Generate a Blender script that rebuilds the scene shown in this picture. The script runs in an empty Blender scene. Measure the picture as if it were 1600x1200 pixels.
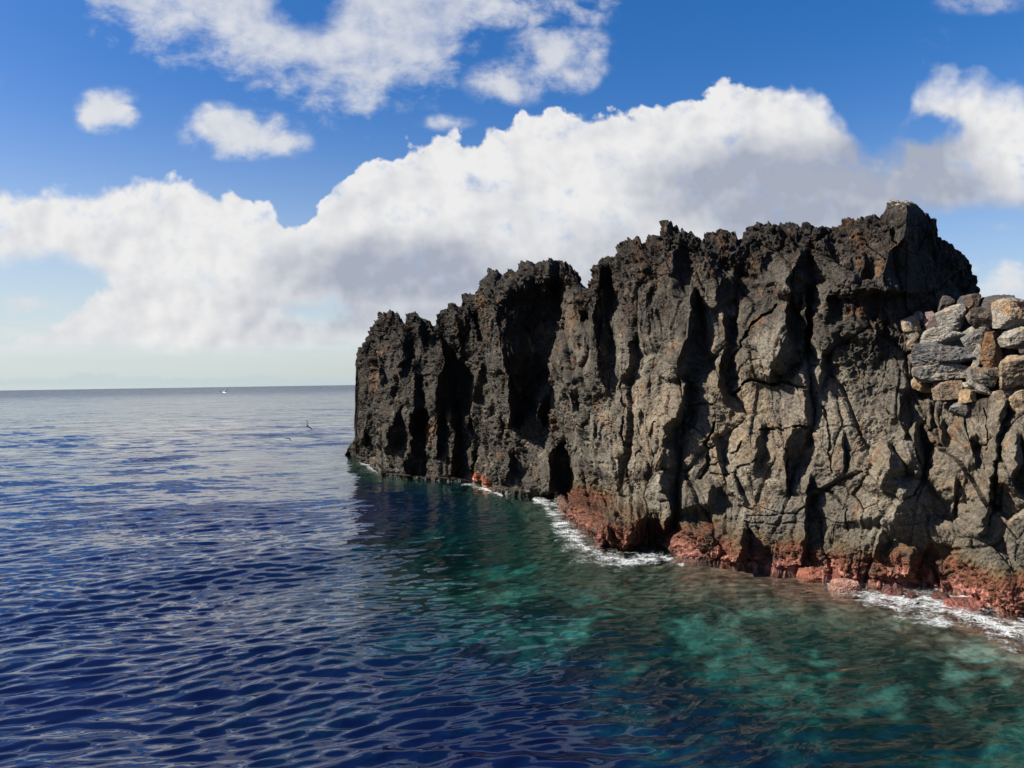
import bpy, math, random
import numpy as np
from mathutils import Matrix, Vector

F32 = np.float32
rng = np.random.default_rng(7)
random.seed(7)
scene = bpy.context.scene
COL = scene.collection

# ------------------------------------------------------------------ camera
CAM_H = 4.0
FOC = 1248.0                     # focal length in pixels of the 1600 x 1200 photograph
ROLL = 0.0155
PITCH = math.radians(0.11)
RM = Matrix.Rotation(math.pi / 2 - PITCH, 3, 'X') @ Matrix.Rotation(-ROLL, 3, 'Z')
cam = bpy.data.cameras.new('camera')
cam.sensor_fit = 'HORIZONTAL'
cam.sensor_width = 36.0
cam.lens = 36.0 * FOC / 1600.0
cam.clip_start = 0.1
cam.clip_end = 100000
camo = bpy.data.objects.new('camera', cam)
camo.matrix_world = Matrix.Translation((0, 0, CAM_H)) @ RM.to_4x4()
COL.objects.link(camo)
scene.camera = camo
RN = np.array(RM)


def sight(px, py):
    """slopes (x per metre of depth, z per metre of depth) of the line of sight of a picture point"""
    px = np.asarray(px, float); py = np.asarray(py, float)
    a = (px - 800) / FOC; b = (600 - py) / FOC
    x = RN[0, 0] * a + RN[0, 1] * b - RN[0, 2]
    y = RN[1, 0] * a + RN[1, 1] * b - RN[1, 2]
    z = RN[2, 0] * a + RN[2, 1] * b - RN[2, 2]
    return x / y, z / y


def on_water(px, py, z=0.0):
    kx, kz = sight(px, py)
    d = (z - CAM_H) / kz
    return kx * d, d


# ------------------------------------------------------------------ noise
_pr = np.random.default_rng(11)
PERM = _pr.permutation(256).astype(np.int32)
PERM = np.concatenate([PERM, PERM, PERM])
_g = _pr.normal(size=(256, 3)); _g /= np.linalg.norm(_g, axis=1)[:, None]
GX, GY, GZ = [np.ascontiguousarray((_g[:, i] * 1.5).astype(F32)) for i in range(3)]
RJ = _pr.random((256, 3)).astype(F32)


def perlin(x, y, z, seed=0):
    x = np.asarray(x, F32) + F32(seed * 17.13); y = np.asarray(y, F32) + F32(seed * 5.71); z = np.asarray(z, F32) + F32(seed * 9.37)
    xf = np.floor(x); yf = np.floor(y); zf = np.floor(z)
    X = xf.astype(np.int32) & 255; Y = yf.astype(np.int32) & 255; Z = zf.astype(np.int32) & 255
    x = x - xf; y = y - yf; z = z - zf
    u = x * x * x * (x * (x * 6 - 15) + 10); v = y * y * y * (y * (y * 6 - 15) + 10); w = z * z * z * (z * (z * 6 - 15) + 10)
    out = 0
    for i in (0, 1):
        a = PERM[X + i]; wx = u if i else 1 - u
        for j in (0, 1):
            b = PERM[(a + Y + j)]; wy = v if j else 1 - v
            for k in (0, 1):
                h = PERM[b + Z + k]
                wz = w if k else 1 - w
                out = out + wx * wy * wz * (GX[h] * (x - i) + GY[h] * (y - j) + GZ[h] * (z - k))
    return out


def fbm(x, y, z, octaves=4, gain=0.5, seed=0):
    s = 0; a = 1.0; f = 1.0
    for o in range(octaves):
        s = s + a * perlin(x * f, y * f, z * f, seed + o)
        a *= gain; f *= 2.03
    return s


def ridged(x, y, z, octaves=3, gain=0.5, seed=0):
    s = 0; a = 1.0; f = 1.0
    for o in range(octaves):
        s = s + a * (1 - 2.2 * np.abs(perlin(x * f, y * f, z * f, seed + o)))
        a *= gain; f *= 2.1
    return s


def worley(x, y, z, seed=0, tilt=False):
    """nearest and second nearest distance and a random number of the nearest cell, plus offsets to its centre"""
    x = np.asarray(x, F32) + F32(seed * 7.7 + 100); y = np.asarray(y, F32) + F32(seed * 3.3 + 100); z = np.asarray(z, F32) + F32(100)
    X = np.floor(x).astype(np.int32); Y = np.floor(y).astype(np.int32); Z = np.floor(z).astype(np.int32)
    f1 = np.full(x.shape, 9, F32); f2 = np.full(x.shape, 9, F32); cid = np.zeros(x.shape, np.int32); ox = np.zeros(x.shape, F32); oy = np.zeros(x.shape, F32); oz = np.zeros(x.shape, F32)
    for i in (-1, 0, 1):
        a = PERM[(X + i) & 255]
        for j in (-1, 0, 1):
            b = PERM[a + ((Y + j) & 255)]
            for k in (-1, 0, 1):
                h = PERM[b + ((Z + k) & 255)]
                ex_ = x - (X + i + RJ[h, 0]); ey_ = y - (Y + j + RJ[h, 1]); ez_ = z - (Z + k + RJ[h, 2])
                d = ex_ * ex_ + ey_ * ey_ + ez_ * ez_
                near = d < f1
                f2 = np.where(near, f1, np.minimum(f2, d))
                cid = np.where(near, h, cid)
                f1 = np.where(near, d, f1)
                if tilt: ox = np.where(near, ex_, ox); oy = np.where(near, ey_, oy); oz = np.where(near, ez_, oz)
    if tilt:
        q = PERM[cid + 71]; q2 = PERM[cid + 133]
        slope = ox * (RJ[q, 0] - .5) + oy * (RJ[q, 1] - .5) + oz * (RJ[q2, 2] - .5)
        return np.sqrt(f1), np.sqrt(f2), cid, slope * 2
    return np.sqrt(f1), np.sqrt(f2), cid


def facets(u, v, seed=0, turn=0.0):
    """broken planes: random heights on a triangle net joined by flat faces, from -0.5 to 0.5"""
    c, s_ = math.cos(turn), math.sin(turn)
    u, v = u * c - v * s_ + seed * 13.7, u * s_ + v * c + seed * 5.3
    s = (u + v) * 0.366025
    a = u + s; b = v + s
    i = np.floor(a); j = np.floor(b)
    fa = a - i; fb = b - j
    i = i.astype(np.int32); j = j.astype(np.int32)

    def H(di, dj): return RJ[PERM[PERM[(i + di) & 255] + ((j + dj) & 255)], seed % 3]
    lo = fa > fb
    mid = np.where(lo, H(1, 0), H(0, 1))
    mx = np.maximum(fa, fb); mn = np.minimum(fa, fb)
    return (H(0, 0) * (1 - mx) + mid * (mx - mn) + H(1, 1) * mn - .5).astype(F32)


def sstep(a, b, x):
    t = np.clip((x - a) / (b - a), 0, 1)
    return t * t * (3 - 2 * t)


# ------------------------------------------------------------------ mesh helpers
def mesh_from(name, verts, quads, mat, smooth=True, attrs=None):
    me = bpy.data.meshes.new(name)
    n = len(verts); m = len(quads); k = quads.shape[1]
    me.vertices.add(n); me.vertices.foreach_set('co', np.ascontiguousarray(verts, F32).ravel())
    me.loops.add(m * k); me.loops.foreach_set('vertex_index', np.ascontiguousarray(quads, np.int32).ravel())
    me.polygons.add(m); me.polygons.foreach_set('loop_start', np.arange(0, m * k, k, dtype=np.int32))
    me.update(calc_edges=True)
    me.polygons.foreach_set('use_smooth', np.full(m, smooth, dtype=bool))
    for key, val in (attrs or {}).items():
        val = np.asarray(val, F32)
        if val.ndim == 1:
            at = me.attributes.new(key, 'FLOAT', 'POINT'); at.data.foreach_set('value', np.ascontiguousarray(val))
        else:
            at = me.attributes.new(key, 'FLOAT_COLOR', 'POINT')
            c = np.ones((n, 4), F32); c[:, :3] = val
            at.data.foreach_set('color', c.ravel())
    me.materials.append(mat)
    return me


def grid_quads(r, c):
    i = np.arange(r * c).reshape(r, c)
    return np.stack([i[:-1, :-1], i[1:, :-1], i[1:, 1:], i[:-1, 1:]], -1).reshape(-1, 4)


def link(name, me, parent=None, label=None, cat=None, group=None, kind=None):
    o = bpy.data.objects.new(name, me); COL.objects.link(o)
    if parent: o.parent = parent
    if label: o['label'] = label
    if cat: o['category'] = cat
    if group: o['group'] = group
    if kind: o['kind'] = kind
    return o


# ------------------------------------------------------------------ node helpers
class NT:
    def __init__(self, tree):
        self.t = tree; self.n = tree.nodes; self.l = tree.links

    def new(self, kind, **kw):
        nd = self.n.new(kind)
        for k, v in kw.items(): setattr(nd, k, v)
        return nd

    def put(self, sock, v):
        if hasattr(v, 'is_linked') or isinstance(v, bpy.types.NodeSocket): self.l.new(v, sock)
        else: sock.default_value = v

    def m(self, op, a, b=None, c=None, clamp=False):
        nd = self.new('ShaderNodeMath', operation=op, use_clamp=clamp)
        for s, v in zip(nd.inputs, (a, b, c)):
            if v is not None: self.put(s, v)
        return nd.outputs[0]

    def vm(self, op, a, b=None, scale=None):
        nd = self.new('ShaderNodeVectorMath', operation=op)
        self.put(nd.inputs[0], a)
        if b is not None: self.put(nd.inputs[1], b)
        if scale is not None: self.put(nd.inputs['Scale'], scale)
        return nd.outputs[1] if op in ('LENGTH', 'DOT_PRODUCT') else nd.outputs[0]

    def xyz(self, x, y, z):
        nd = self.new('ShaderNodeCombineXYZ')
        for s, v in zip(nd.inputs, (x, y, z)): self.put(s, v)
        return nd.outputs[0]

    def ss(self, x, a, b, lo=0.0, hi=1.0):
        nd = self.new('ShaderNodeMapRange', interpolation_type='SMOOTHSTEP')
        self.put(nd.inputs[0], x); self.put(nd.inputs[1], a); self.put(nd.inputs[2], b)
        self.put(nd.inputs[3], lo); self.put(nd.inputs[4], hi)
        return nd.outputs[0]

    def mix(self, f, a, b, blend='MIX'):
        nd = self.new('ShaderNodeMix', data_type='RGBA', blend_type=blend)
        self.put(nd.inputs[0], f); self.put(nd.inputs[6], a); self.put(nd.inputs[7], b)
        return nd.outputs[2]

    def noise(self, vec, scale, detail=4, rough=0.5, kind=None, dist=0.0, color=False):
        nd = self.new('ShaderNodeTexNoise')
        if kind: nd.noise_type = kind
        self.put(nd.inputs['Vector'], vec)
        nd.inputs['Scale'].default_value = scale; nd.inputs['Detail'].default_value = detail
        nd.inputs['Roughness'].default_value = rough; nd.inputs['Distortion'].default_value = dist
        return nd.outputs['Color'] if color else nd.outputs['Fac']

    def curve(self, x, pts):
        """piecewise curve through (x, y) points, x and y in 0..1"""
        nd = self.new('ShaderNodeFloatCurve')
        c = nd.mapping.curves[0]
        while len(c.points) > 2: c.points.remove(c.points[-1])
        c.points[0].location = pts[0]; c.points[1].location = pts[-1]
        for p in pts[1:-1]: c.points.new(*p)
        for p in c.points: p.handle_type = 'VECTOR'
        nd.mapping.update()
        self.put(nd.inputs['Value'], x)
        return nd.outputs[0]


def new_mat(name):
    m = bpy.data.materials.new(name); m.use_nodes = True
    m.node_tree.nodes.clear()
    nt = NT(m.node_tree)
    out = nt.new('ShaderNodeOutputMaterial')
    return m, nt, out


# ------------------------------------------------------------------ light: sun and sky
SUN_AZ = math.radians(97)        # turned to the left of the view direction (+Y)
SUN_EL = math.radians(38)
SDIR = Vector((-math.sin(SUN_AZ) * math.cos(SUN_EL), math.cos(SUN_AZ) * math.cos(SUN_EL), math.sin(SUN_EL)))
sun = bpy.data.lights.new('sun', 'SUN')
sun.energy = 5.0
sun.angle = math.radians(0.5)
sun.color = (1.0, 0.92, 0.81)
suno = bpy.data.objects.new('sun', sun); COL.objects.link(suno)
suno.rotation_euler = SDIR.to_track_quat('Z', 'Y').to_euler()

EXPO = 1.3
SKY_STRENGTH = 0.05
W = bpy.data.worlds.new('World'); scene.world = W; W.use_nodes = True
W.node_tree.nodes.clear()
nt = NT(W.node_tree)


def build_world():
    out = nt.new('ShaderNodeOutputWorld')
    bg = nt.new('ShaderNodeBackground')
    nt.l.new(bg.outputs[0], out.inputs[0])
    bg.inputs['Strength'].default_value = SKY_STRENGTH
    sky = nt.new('ShaderNodeTexSky', sky_type='NISHITA')
    sky.sun_disc = False
    sky.sun_elevation = SUN_EL
    sky.sun_rotation = -SUN_AZ
    sky.altitude = 0; sky.air_density = 1.0; sky.dust_density = 1.0; sky.ozone_density = 2.0
    hsv = nt.new('ShaderNodeHueSaturation')
    hsv.inputs['Saturation'].default_value = 1.45
    hsv.inputs['Value'].default_value = 0.84
    nt.l.new(sky.outputs[0], hsv.inputs['Color'])
    sep = nt.new('ShaderNodeSeparateXYZ')
    tc = nt.new('ShaderNodeTexCoord')
    nt.l.new(tc.outputs['Generated'], sep.inputs[0])
    dx, dy, dz = sep.outputs
    ay = nt.m('MAXIMUM', nt.m('ABSOLUTE', dy), 0.12)
    X = nt.m('DIVIDE', dx, ay); Z = nt.m('DIVIDE', dz, ay)
    # map of the cloud field: east in thousandths of a radian-like slope, up likewise
    PX = nt.m('ADD', nt.m('MULTIPLY', nt.m('ADD', X, nt.m('MULTIPLY', Z, ROLL)), FOC), 800)
    PY = nt.m('SUBTRACT', 597.6, nt.m('MULTIPLY', nt.m('SUBTRACT', Z, nt.m('MULTIPLY', X, -ROLL)), FOC))
    P = nt.xyz(nt.m('DIVIDE', PX, 100), nt.m('DIVIDE', PY, 100), 0.0)
    Pw = nt.xyz(nt.m('DIVIDE', PX, 160), nt.m('DIVIDE', PY, 100), 3.0)
    U = nt.m('DIVIDE', nt.m('ADD', PX, 400), 2400, clamp=True)

    def xn(x): return (x + 400) / 2400

    def yv(c): return nt.m('SUBTRACT', nt.m('MULTIPLY', c, 1000), 300)

    def crv(pts):
        return yv(nt.curve(U, [(xn(x), (y + 300) / 1000) for x, y in pts]))

    # the long cumulus bank
    top = crv([(-400, 290), (0, 297), (60, 290), (150, 292), (200, 285), (250, 278), (290, 280), (320, 295), (345, 306), (365, 300), (392, 305), (420, 318),
               (440, 335), (452, 352), (470, 352), (490, 345), (505, 325), (530, 300), (536, 285), (560, 262), (590, 252), (615, 258), (625, 250), (650, 228),
               (690, 215), (730, 212), (760, 215), (790, 200), (820, 182), (880, 172), (900, 180), (960, 178), (1040, 170), (1075, 155), (1110, 140),
               (1145, 122), (1180, 135), (1250, 135), (1290, 140), (1320, 158), (1342, 190), (1356, 222), (1400, 225), (1425, 190), (1445, 120), (1470, 92), (1530, 105), (1600, 120),
               (1800, 150), (2000, 260)])
    bot = crv([(-400, 400), (0, 414), (110, 412), (150, 422), (178, 440), (200, 540), (280, 548), (560, 545), (700, 540), (1000, 520), (1300, 470), (1400, 350), (1450, 330), (1600, 324), (1800, 350), (2000, 340)])
    n_big = nt.noise(P, 0.9, 5, 0.55)
    n_bil = nt.noise(P, 2.2, 6, 0.55)
    vor = nt.new('ShaderNodeTexVoronoi', feature='SMOOTH_F1')
    nt.l.new(nt.vm('ADD', P, nt.vm('SCALE', nt.noise(P, 3.0, 3, 0.5, color=True), scale=0.35)), vor.inputs['Vector'])
    vor.inputs['Scale'].default_value = 2.3
    bil = nt.m('SUBTRACT', 0.45, vor.outputs['Distance'])       # rounded heads
    fine = nt.noise(P, 5.5, 6, 0.6)
    vor2 = nt.new('ShaderNodeTexVoronoi', feature='SMOOTH_F1')
    nt.l.new(nt.vm('ADD', P, nt.vm('SCALE', nt.noise(P, 6.0, 3, 0.5, color=True), scale=0.2)), vor2.inputs['Vector'])
    vor2.inputs['Scale'].default_value = 6.0
    bil2 = nt.m('SUBTRACT', 0.45, vor2.outputs['Distance'])
    warp = nt.m('ADD', nt.m('ADD', nt.m('ADD', nt.m('MULTIPLY', bil, 44), nt.m('MULTIPLY', bil2, 17)), nt.m('MULTIPLY', nt.m('SUBTRACT', n_bil, 0.5), 46)),
                nt.m('MULTIPLY', nt.m('SUBTRACT', fine, 0.5), 16))
    dtop = nt.m('ADD', nt.m('SUBTRACT', PY, top), warp)
    dbot = nt.m('ADD', nt.m('SUBTRACT', bot, PY), nt.m('MULTIPLY', nt.m('SUBTRACT', n_big, 0.5), 70))
    soft_right = nt.ss(PX, 1150, 1420, 11, 70)                    # ragged, softer edges to the right
    soft_right = nt.m('SUBTRACT', soft_right, nt.ss(PX, 100, 420, -22, 0))
    hole1 = ell(nt, PX, PY, 1465, 200, 62, 42)
    hole2 = ell(nt, PX, PY, 490, 492, 80, 30)
    nt_h = nt.m('MAXIMUM', hole1, nt.m('MULTIPLY', hole2, 0.8))
    a_top = nt.ss(dtop, 0, soft_right)
    a_bot = nt.ss(dbot, -12, 30)
    bank = nt.m('MULTIPLY', a_top, a_bot)
    hn = nt.ss(nt.m('ADD', nt_h, nt.m('MULTIPLY', nt.m('SUBTRACT', n_bil, 0.5), 1.5)), 0.0, 0.7)
    bank = nt.m('MULTIPLY', bank, nt.m('SUBTRACT', 1.0, hn))

    # lower heap under the bank on the left
    top2 = crv([(-400, 530), (-60, 530), (30, 518), (90, 500), (140, 465), (178, 444), (205, 432), (300, 440), (600, 520), (2000, 560)])
    a2 = nt.m('MULTIPLY', nt.ss(nt.m('ADD', nt.m('SUBTRACT', PY, top2), warp), 0, 22), nt.ss(nt.m('SUBTRACT', 552, PY), -10, 40))
    a2 = nt.m('MULTIPLY', a2, nt.ss(PX, 640, 300))

    # ragged clouds of the upper sky
    ub = crv([(-400, -80), (100, -60), (135, -15), (165, 22), (220, 58), (270, 88), (340, 98), (370, 112), (420, 142), (470, 148), (530, 178), (590, 190), (640, 168), (700, 150),
              (728, 112), (745, 72), (765, 40), (880, 14), (960, 18), (1000, -20), (1200, -60), (2000, -80)])
    wisp = nt.noise(Pw, 2.6, 8, 0.62, dist=0.25)
    wl = nt.noise(Pw, 0.9, 3, 0.5)
    wv = nt.m('ADD', nt.m('MULTIPLY', nt.m('SUBTRACT', wisp, 0.5), 110), nt.m('MULTIPLY', nt.m('SUBTRACT', wl, 0.5), 60))
    du = nt.m('ADD', nt.m('SUBTRACT', ub, PY), wv)
    gaps = nt.m('MAXIMUM', ell(nt, PX, PY, 500, 6, 80, 60), ell(nt, PX, PY, 700, -60, 160, 60))
    ub_ = nt.m('SUBTRACT', nt.ss(du, -70, 90), nt.m('MULTIPLY', gaps, 1.1))
    ud = nt.m('ADD', ub_, nt.m('ADD', nt.m('MULTIPLY', nt.m('SUBTRACT', wisp, 0.5), 0.9), nt.m('MULTIPLY', nt.m('SUBTRACT', n_bil, 0.5), 0.7)))
    up = nt.m('MULTIPLY', nt.ss(ud, 0.25, 1.25), nt.ss(PY, -330, -200))
    puffs = None
    for cx, cy, rx, ry, w in [(183, 172, 66, 46, 1.0), (165, 178, 50, 38, 1), (390, 210, 118, 50, 1.0), (350, 200, 66, 50, 1), (455, 225, 60, 30, .9), (885, 85, 95, 66, .95), (810, 130, 90, 48, .75), (945, 82, 46, 50, .6), (905, 118, 60, 40, .9),
                              (710, 192, 60, 20, .45), (60, 478, 76, 24, .8), (1580, 445, 66, 50, 1), (1524, 420, 26, 20, .6), (1570, 352, 60, 14, .35), (1545, 0, 110, 32, .5), (1480, 60, 60, 26, .25),
                              (-160, 120, 200, 60, .9), (1850, 60, 200, 60, .9), (860, 20, 150, 40, .6)]:
        e = nt.m('MULTIPLY', ell(nt, PX, PY, cx, cy, rx, ry), w)
        puffs = e if puffs is None else nt.m('MAXIMUM', puffs, e)
    pd = nt.m('ADD', puffs, nt.m('MULTIPLY', nt.m('ADD', nt.m('MULTIPLY', nt.m('SUBTRACT', wisp, 0.5), 1.25), nt.m('ADD', nt.m('MULTIPLY', bil, 0.45), nt.m('MULTIPLY', nt.m('SUBTRACT', n_bil, 0.5), 1.1))), nt.ss(puffs, 0.0, 0.3)))
    pa = nt.ss(pd, 0.04, 0.85)
    # thin streaks and a row of far heaps over the horizon
    Ps = nt.xyz(nt.m('DIVIDE', PX, 420), nt.m('DIVIDE', PY, 40), 9.0)
    st = nt.noise(Ps, 2.0, 6, 0.6)
    streak = nt.m('MULTIPLY', nt.m('MULTIPLY', nt.ss(st, 0.40, 0.62), nt.ss(PY, 488, 528)), nt.ss(PY, 572, 535))
    streak = nt.m('MULTIPLY', streak, nt.ss(PX, 700, 350, 0.5, 0.85))
    Pf = nt.xyz(nt.m('DIVIDE', PX, 90), nt.m('DIVIDE', PY, 40), 5.0)
    nf = nt.noise(Pf, 1.6, 5, 0.6)
    rowh = nt.m('MULTIPLY', nt.m('SUBTRACT', nf, 0.42), 40)
    heap = nt.m('MULTIPLY', nt.ss(nt.m('ADD', nt.m('SUBTRACT', PY, 590), rowh), -3, 6), nt.ss(nt.m('SUBTRACT', 606, PY), -4, 10))
    heap = nt.m('MULTIPLY', heap, 0.55)

    # light and shade of the cloud heaps: a second look at the field a little towards the sun
    Ps2 = nt.vm('ADD', P, (-0.16, -0.14, 0.0))
    n1s = nt.noise(P, 0.9, 3, 0.5)
    b1s = nt.noise(P, 2.2, 3, 0.5)
    n2 = nt.noise(Ps2, 0.9, 3, 0.5)
    b2 = nt.noise(Ps2, 2.2, 3, 0.5)
    rel = nt.m('ADD', nt.m('MULTIPLY', nt.m('SUBTRACT', n1s, n2), 1.5), nt.m('MULTIPLY', nt.m('SUBTRACT', b1s, b2), 0.7))
    rel = nt.m('ADD', rel, nt.m('ADD', nt.m('MULTIPLY', bil, 0.22), nt.m('MULTIPLY', bil2, 0.12)))
    depth = nt.m('DIVIDE', nt.m('SUBTRACT', PY, top), nt.m('MAXIMUM', nt.m('SUBTRACT', bot, top), 40))
    shade = nt.ss(nt.m('ADD', depth, nt.m('MULTIPLY', nt.m('SUBTRACT', n1s, 0.5), 0.45)), 0.25, 1.0)
    shade = nt.m('MULTIPLY', shade, nt.ss(PX, 250, 520, 0.22, 0.95))
    g1 = ell(nt, PX, PY, 640, 430, 330, 90)
    g2 = ell(nt, PX, PY, 1240, 305, 330, 120)
    g3 = ell(nt, PX, PY, 1440, 265, 220, 110)
    shade = nt.m('MAXIMUM', nt.m('MULTIPLY', shade, 0.8), nt.m('MAXIMUM', nt.m('MAXIMUM', nt.ss(g1, 0.0, 0.8), nt.ss(g2, 0.0, 0.7)), nt.ss(g3, 0.0, 0.55)))
    w1 = nt.m('MULTIPLY', ell(nt, PX, PY, 1640, 215, 170, 120), 1.6, clamp=True)
    shade = nt.m('MULTIPLY', shade, nt.m('SUBTRACT', 1.0, w1))
    shade = nt.m('MULTIPLY', shade, nt.ss(PY, 560, 480, 0.35, 1.0))
    shade = nt.m('SUBTRACT', shade, nt.m('MULTIPLY', nt.m('SUBTRACT', rel, 0.06), 0.85), clamp=True)
    k = 1.0 / SKY_STRENGTH / 2 ** EXPO
    white = (0.86 * k, 0.855 * k, 0.85 * k, 1); grey = (0.39 * k, 0.425 * k, 0.515 * k, 1)
    cb = nt.mix(shade, white, grey)
    cu = nt.mix(nt.ss(nt.m('ADD', PX, nt.m('MULTIPLY', nt.m('SUBTRACT', wl, 0.5), 500)), 600, 1300), (0.76 * k, 0.775 * k, 0.80 * k, 1), (0.50 * k, 0.54 * k, 0.70 * k, 1))
    cu = nt.mix(nt.ss(PY, 340, 400), cu, (0.76 * k, 0.775 * k, 0.80 * k, 1))
    cu = nt.mix(nt.ss(rel, -0.25, 0.3), nt.mix(0.25, cu, (0.4 * k, 0.45 * k, 0.58 * k, 1)), cu)
    base = nt.mix(1.0, hsv.outputs[0], (1.25, 1.14, 1.38, 1), 'MULTIPLY')
    # paler, milky air low over the sea
    air = nt.ss(dz, 0.40, 0.0)
    air = nt.m('MULTIPLY', nt.m('POWER', air, 1.6), nt.ss(dx, 0.35, -0.5, 0.55, 1.0))
    base = nt.mix(nt.m('MULTIPLY', air, 0.8), base, (0.66 * k, 0.765 * k, 0.775 * k, 1))
    c = nt.mix(nt.m('MULTIPLY', up, 0.92), base, cu)
    c = nt.mix(nt.m('MULTIPLY', pa, 0.95), c, cu)
    c = nt.mix(heap, c, (0.52 * k, 0.63 * k, 0.69 * k, 1))
    c = nt.mix(streak, c, (0.72 * k, 0.76 * k, 0.78 * k, 1))
    c = nt.mix(nt.m('MULTIPLY', a2, 0.96), c, nt.mix(nt.m('SUBTRACT', 0.3, rel, clamp=True), white, (0.58 * k, 0.6 * k, 0.66 * k, 1)))
    c = nt.mix(nt.m('MULTIPLY', bank, 0.985), c, cb)
    ahead = nt.ss(dy, 0.05, 0.25)
    c = nt.mix(ahead, base, c)
    # below the horizon: dark water colour, so nothing lights the rock from beneath the sea
    c = nt.mix(nt.ss(dz, 0.0, -0.02), c, (0.02 * k, 0.04 * k, 0.08 * k, 1))
    nt.l.new(c, bg.inputs['Color'])


def ell(nt, PX, PY, cx, cy, rx, ry):
    a = nt.m('DIVIDE', nt.m('SUBTRACT', PX, cx), rx); b = nt.m('DIVIDE', nt.m('SUBTRACT', PY, cy), ry)
    r = nt.m('SQRT', nt.m('ADD', nt.m('MULTIPLY', a, a), nt.m('MULTIPLY', b, b)))
    return nt.m('SUBTRACT', 1.0, r, clamp=True)


build_world()

# ------------------------------------------------------------------ the headland: survey of its outline
TOP = [(538, 712), (544, 700), (549, 694), (556, 690), (557.5, 640), (558.5, 600), (559, 570), (561, 556), (566, 545), (574, 534), (580, 520), (587, 505), (592, 497), (599, 492), (620, 492), (628, 500), (632, 509),
       (636, 508), (639, 495), (651, 490), (656, 496), (657, 501), (666, 502), (674, 504), (676, 510), (683, 508), (689, 507), (691, 496), (695, 487), (707, 480), (715, 483), (722, 484),
       (728, 480), (732, 467), (742, 462), (746, 457), (750, 445), (753, 438), (760, 432), (768, 427), (777, 429), (785, 432), (797, 424), (812, 420), (830, 417), (838, 416), (845, 411), (866, 410), (880, 412), (891, 416),
       (898, 424), (903, 434), (908, 447), (914, 449), (922, 446), (924, 436), (928, 428), (933, 417), (940, 408), (950, 403), (963, 400), (972, 388), (980, 383), (990, 380), (997, 379), (1007, 383), (1011, 378), (1013, 373), (1020, 366), (1027, 362),
       (1029, 356), (1034, 354), (1047, 350), (1058, 353), (1067, 358), (1083, 363), (1090, 371), (1097, 379), (1101, 373), (1110, 377), (1120, 370), (1130, 366), (1140, 367), (1147, 371), (1158, 381), (1162, 376), (1167, 370),
       (1174, 360), (1180, 350), (1190, 350), (1200, 348), (1210, 353), (1222, 356), (1233, 352), (1244, 355), (1256, 357), (1268, 354), (1280, 356), (1290, 359), (1304, 358), (1319, 352), (1322, 341), (1335, 337),
       (1350, 335), (1366, 336), (1380, 335), (1384, 326), (1386, 314), (1396, 312), (1407, 314), (1425, 315), (1436, 322), (1447, 331), (1457, 343), (1460, 360), (1464, 375), (1474, 381), (1483, 387),
       (1493, 394), (1502, 403), (1509, 413), (1516, 428), (1521, 444), (1525, 462), (1532, 498), (1560, 502), (1600, 500), (1660, 500), (1760, 495), (2150, 490), (2230, 520), (2270, 640), (2300, 1035)]
BASE = [(538, 708), (545, 706), (552, 716), (562, 723), (575, 725), (587, 730), (594, 743), (625, 747), (657, 749), (695, 751), (722, 752), (737, 751), (760, 754), (768, 766), (800, 775), (807, 776), (845, 778), (868, 776), (874, 792),
        (890, 808), (915, 827), (935, 847), (950, 859), (980, 860), (1000, 856), (1037, 850), (1050, 857), (1085, 875), (1112, 879), (1150, 882), (1177, 881), (1249, 892), (1267, 898), (1315, 907), (1357, 906),
        (1399, 910), (1429, 914), (1465, 920), (1492, 922), (1528, 940), (1570, 954), (1600, 960), (1760, 1000), (2050, 1030), (2300, 1045)]
JOIN = [(538, 703), (560, 712), (590, 722), (600, 738), (700, 745), (768, 756), (845, 768), (872, 766), (900, 771), (925, 775), (975, 776), (1000, 773), (1030, 790), (1047, 800), (1065, 802), (1100, 815), (1150, 815), (1170, 832), (1261, 836), (1318, 847), (1345, 830),
        (1366, 820), (1420, 817), (1474, 817), (1510, 826), (1536, 848), (1594, 876), (1640, 890), (1760, 915), (2050, 945), (2300, 965)]
DJOIN = [(538, 46), (557, 43), (590, 38.5), (600, 36), (657, 34), (737, 32.9), (768, 30), (807, 28.4), (845, 27.6), (874, 26.6), (925, 23.6), (1000, 20.6), (1050, 18.9), (1150, 17.9), (1260, 16.6), (1400, 15.4), (1500, 14.5), (1600, 13.7), (1760, 12.4), (2050, 11.5), (2300, 11.2)]


def interp(tab, x):
    t = np.array(tab, float)
    return np.interp(x, t[:, 0], t[:, 1])


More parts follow.
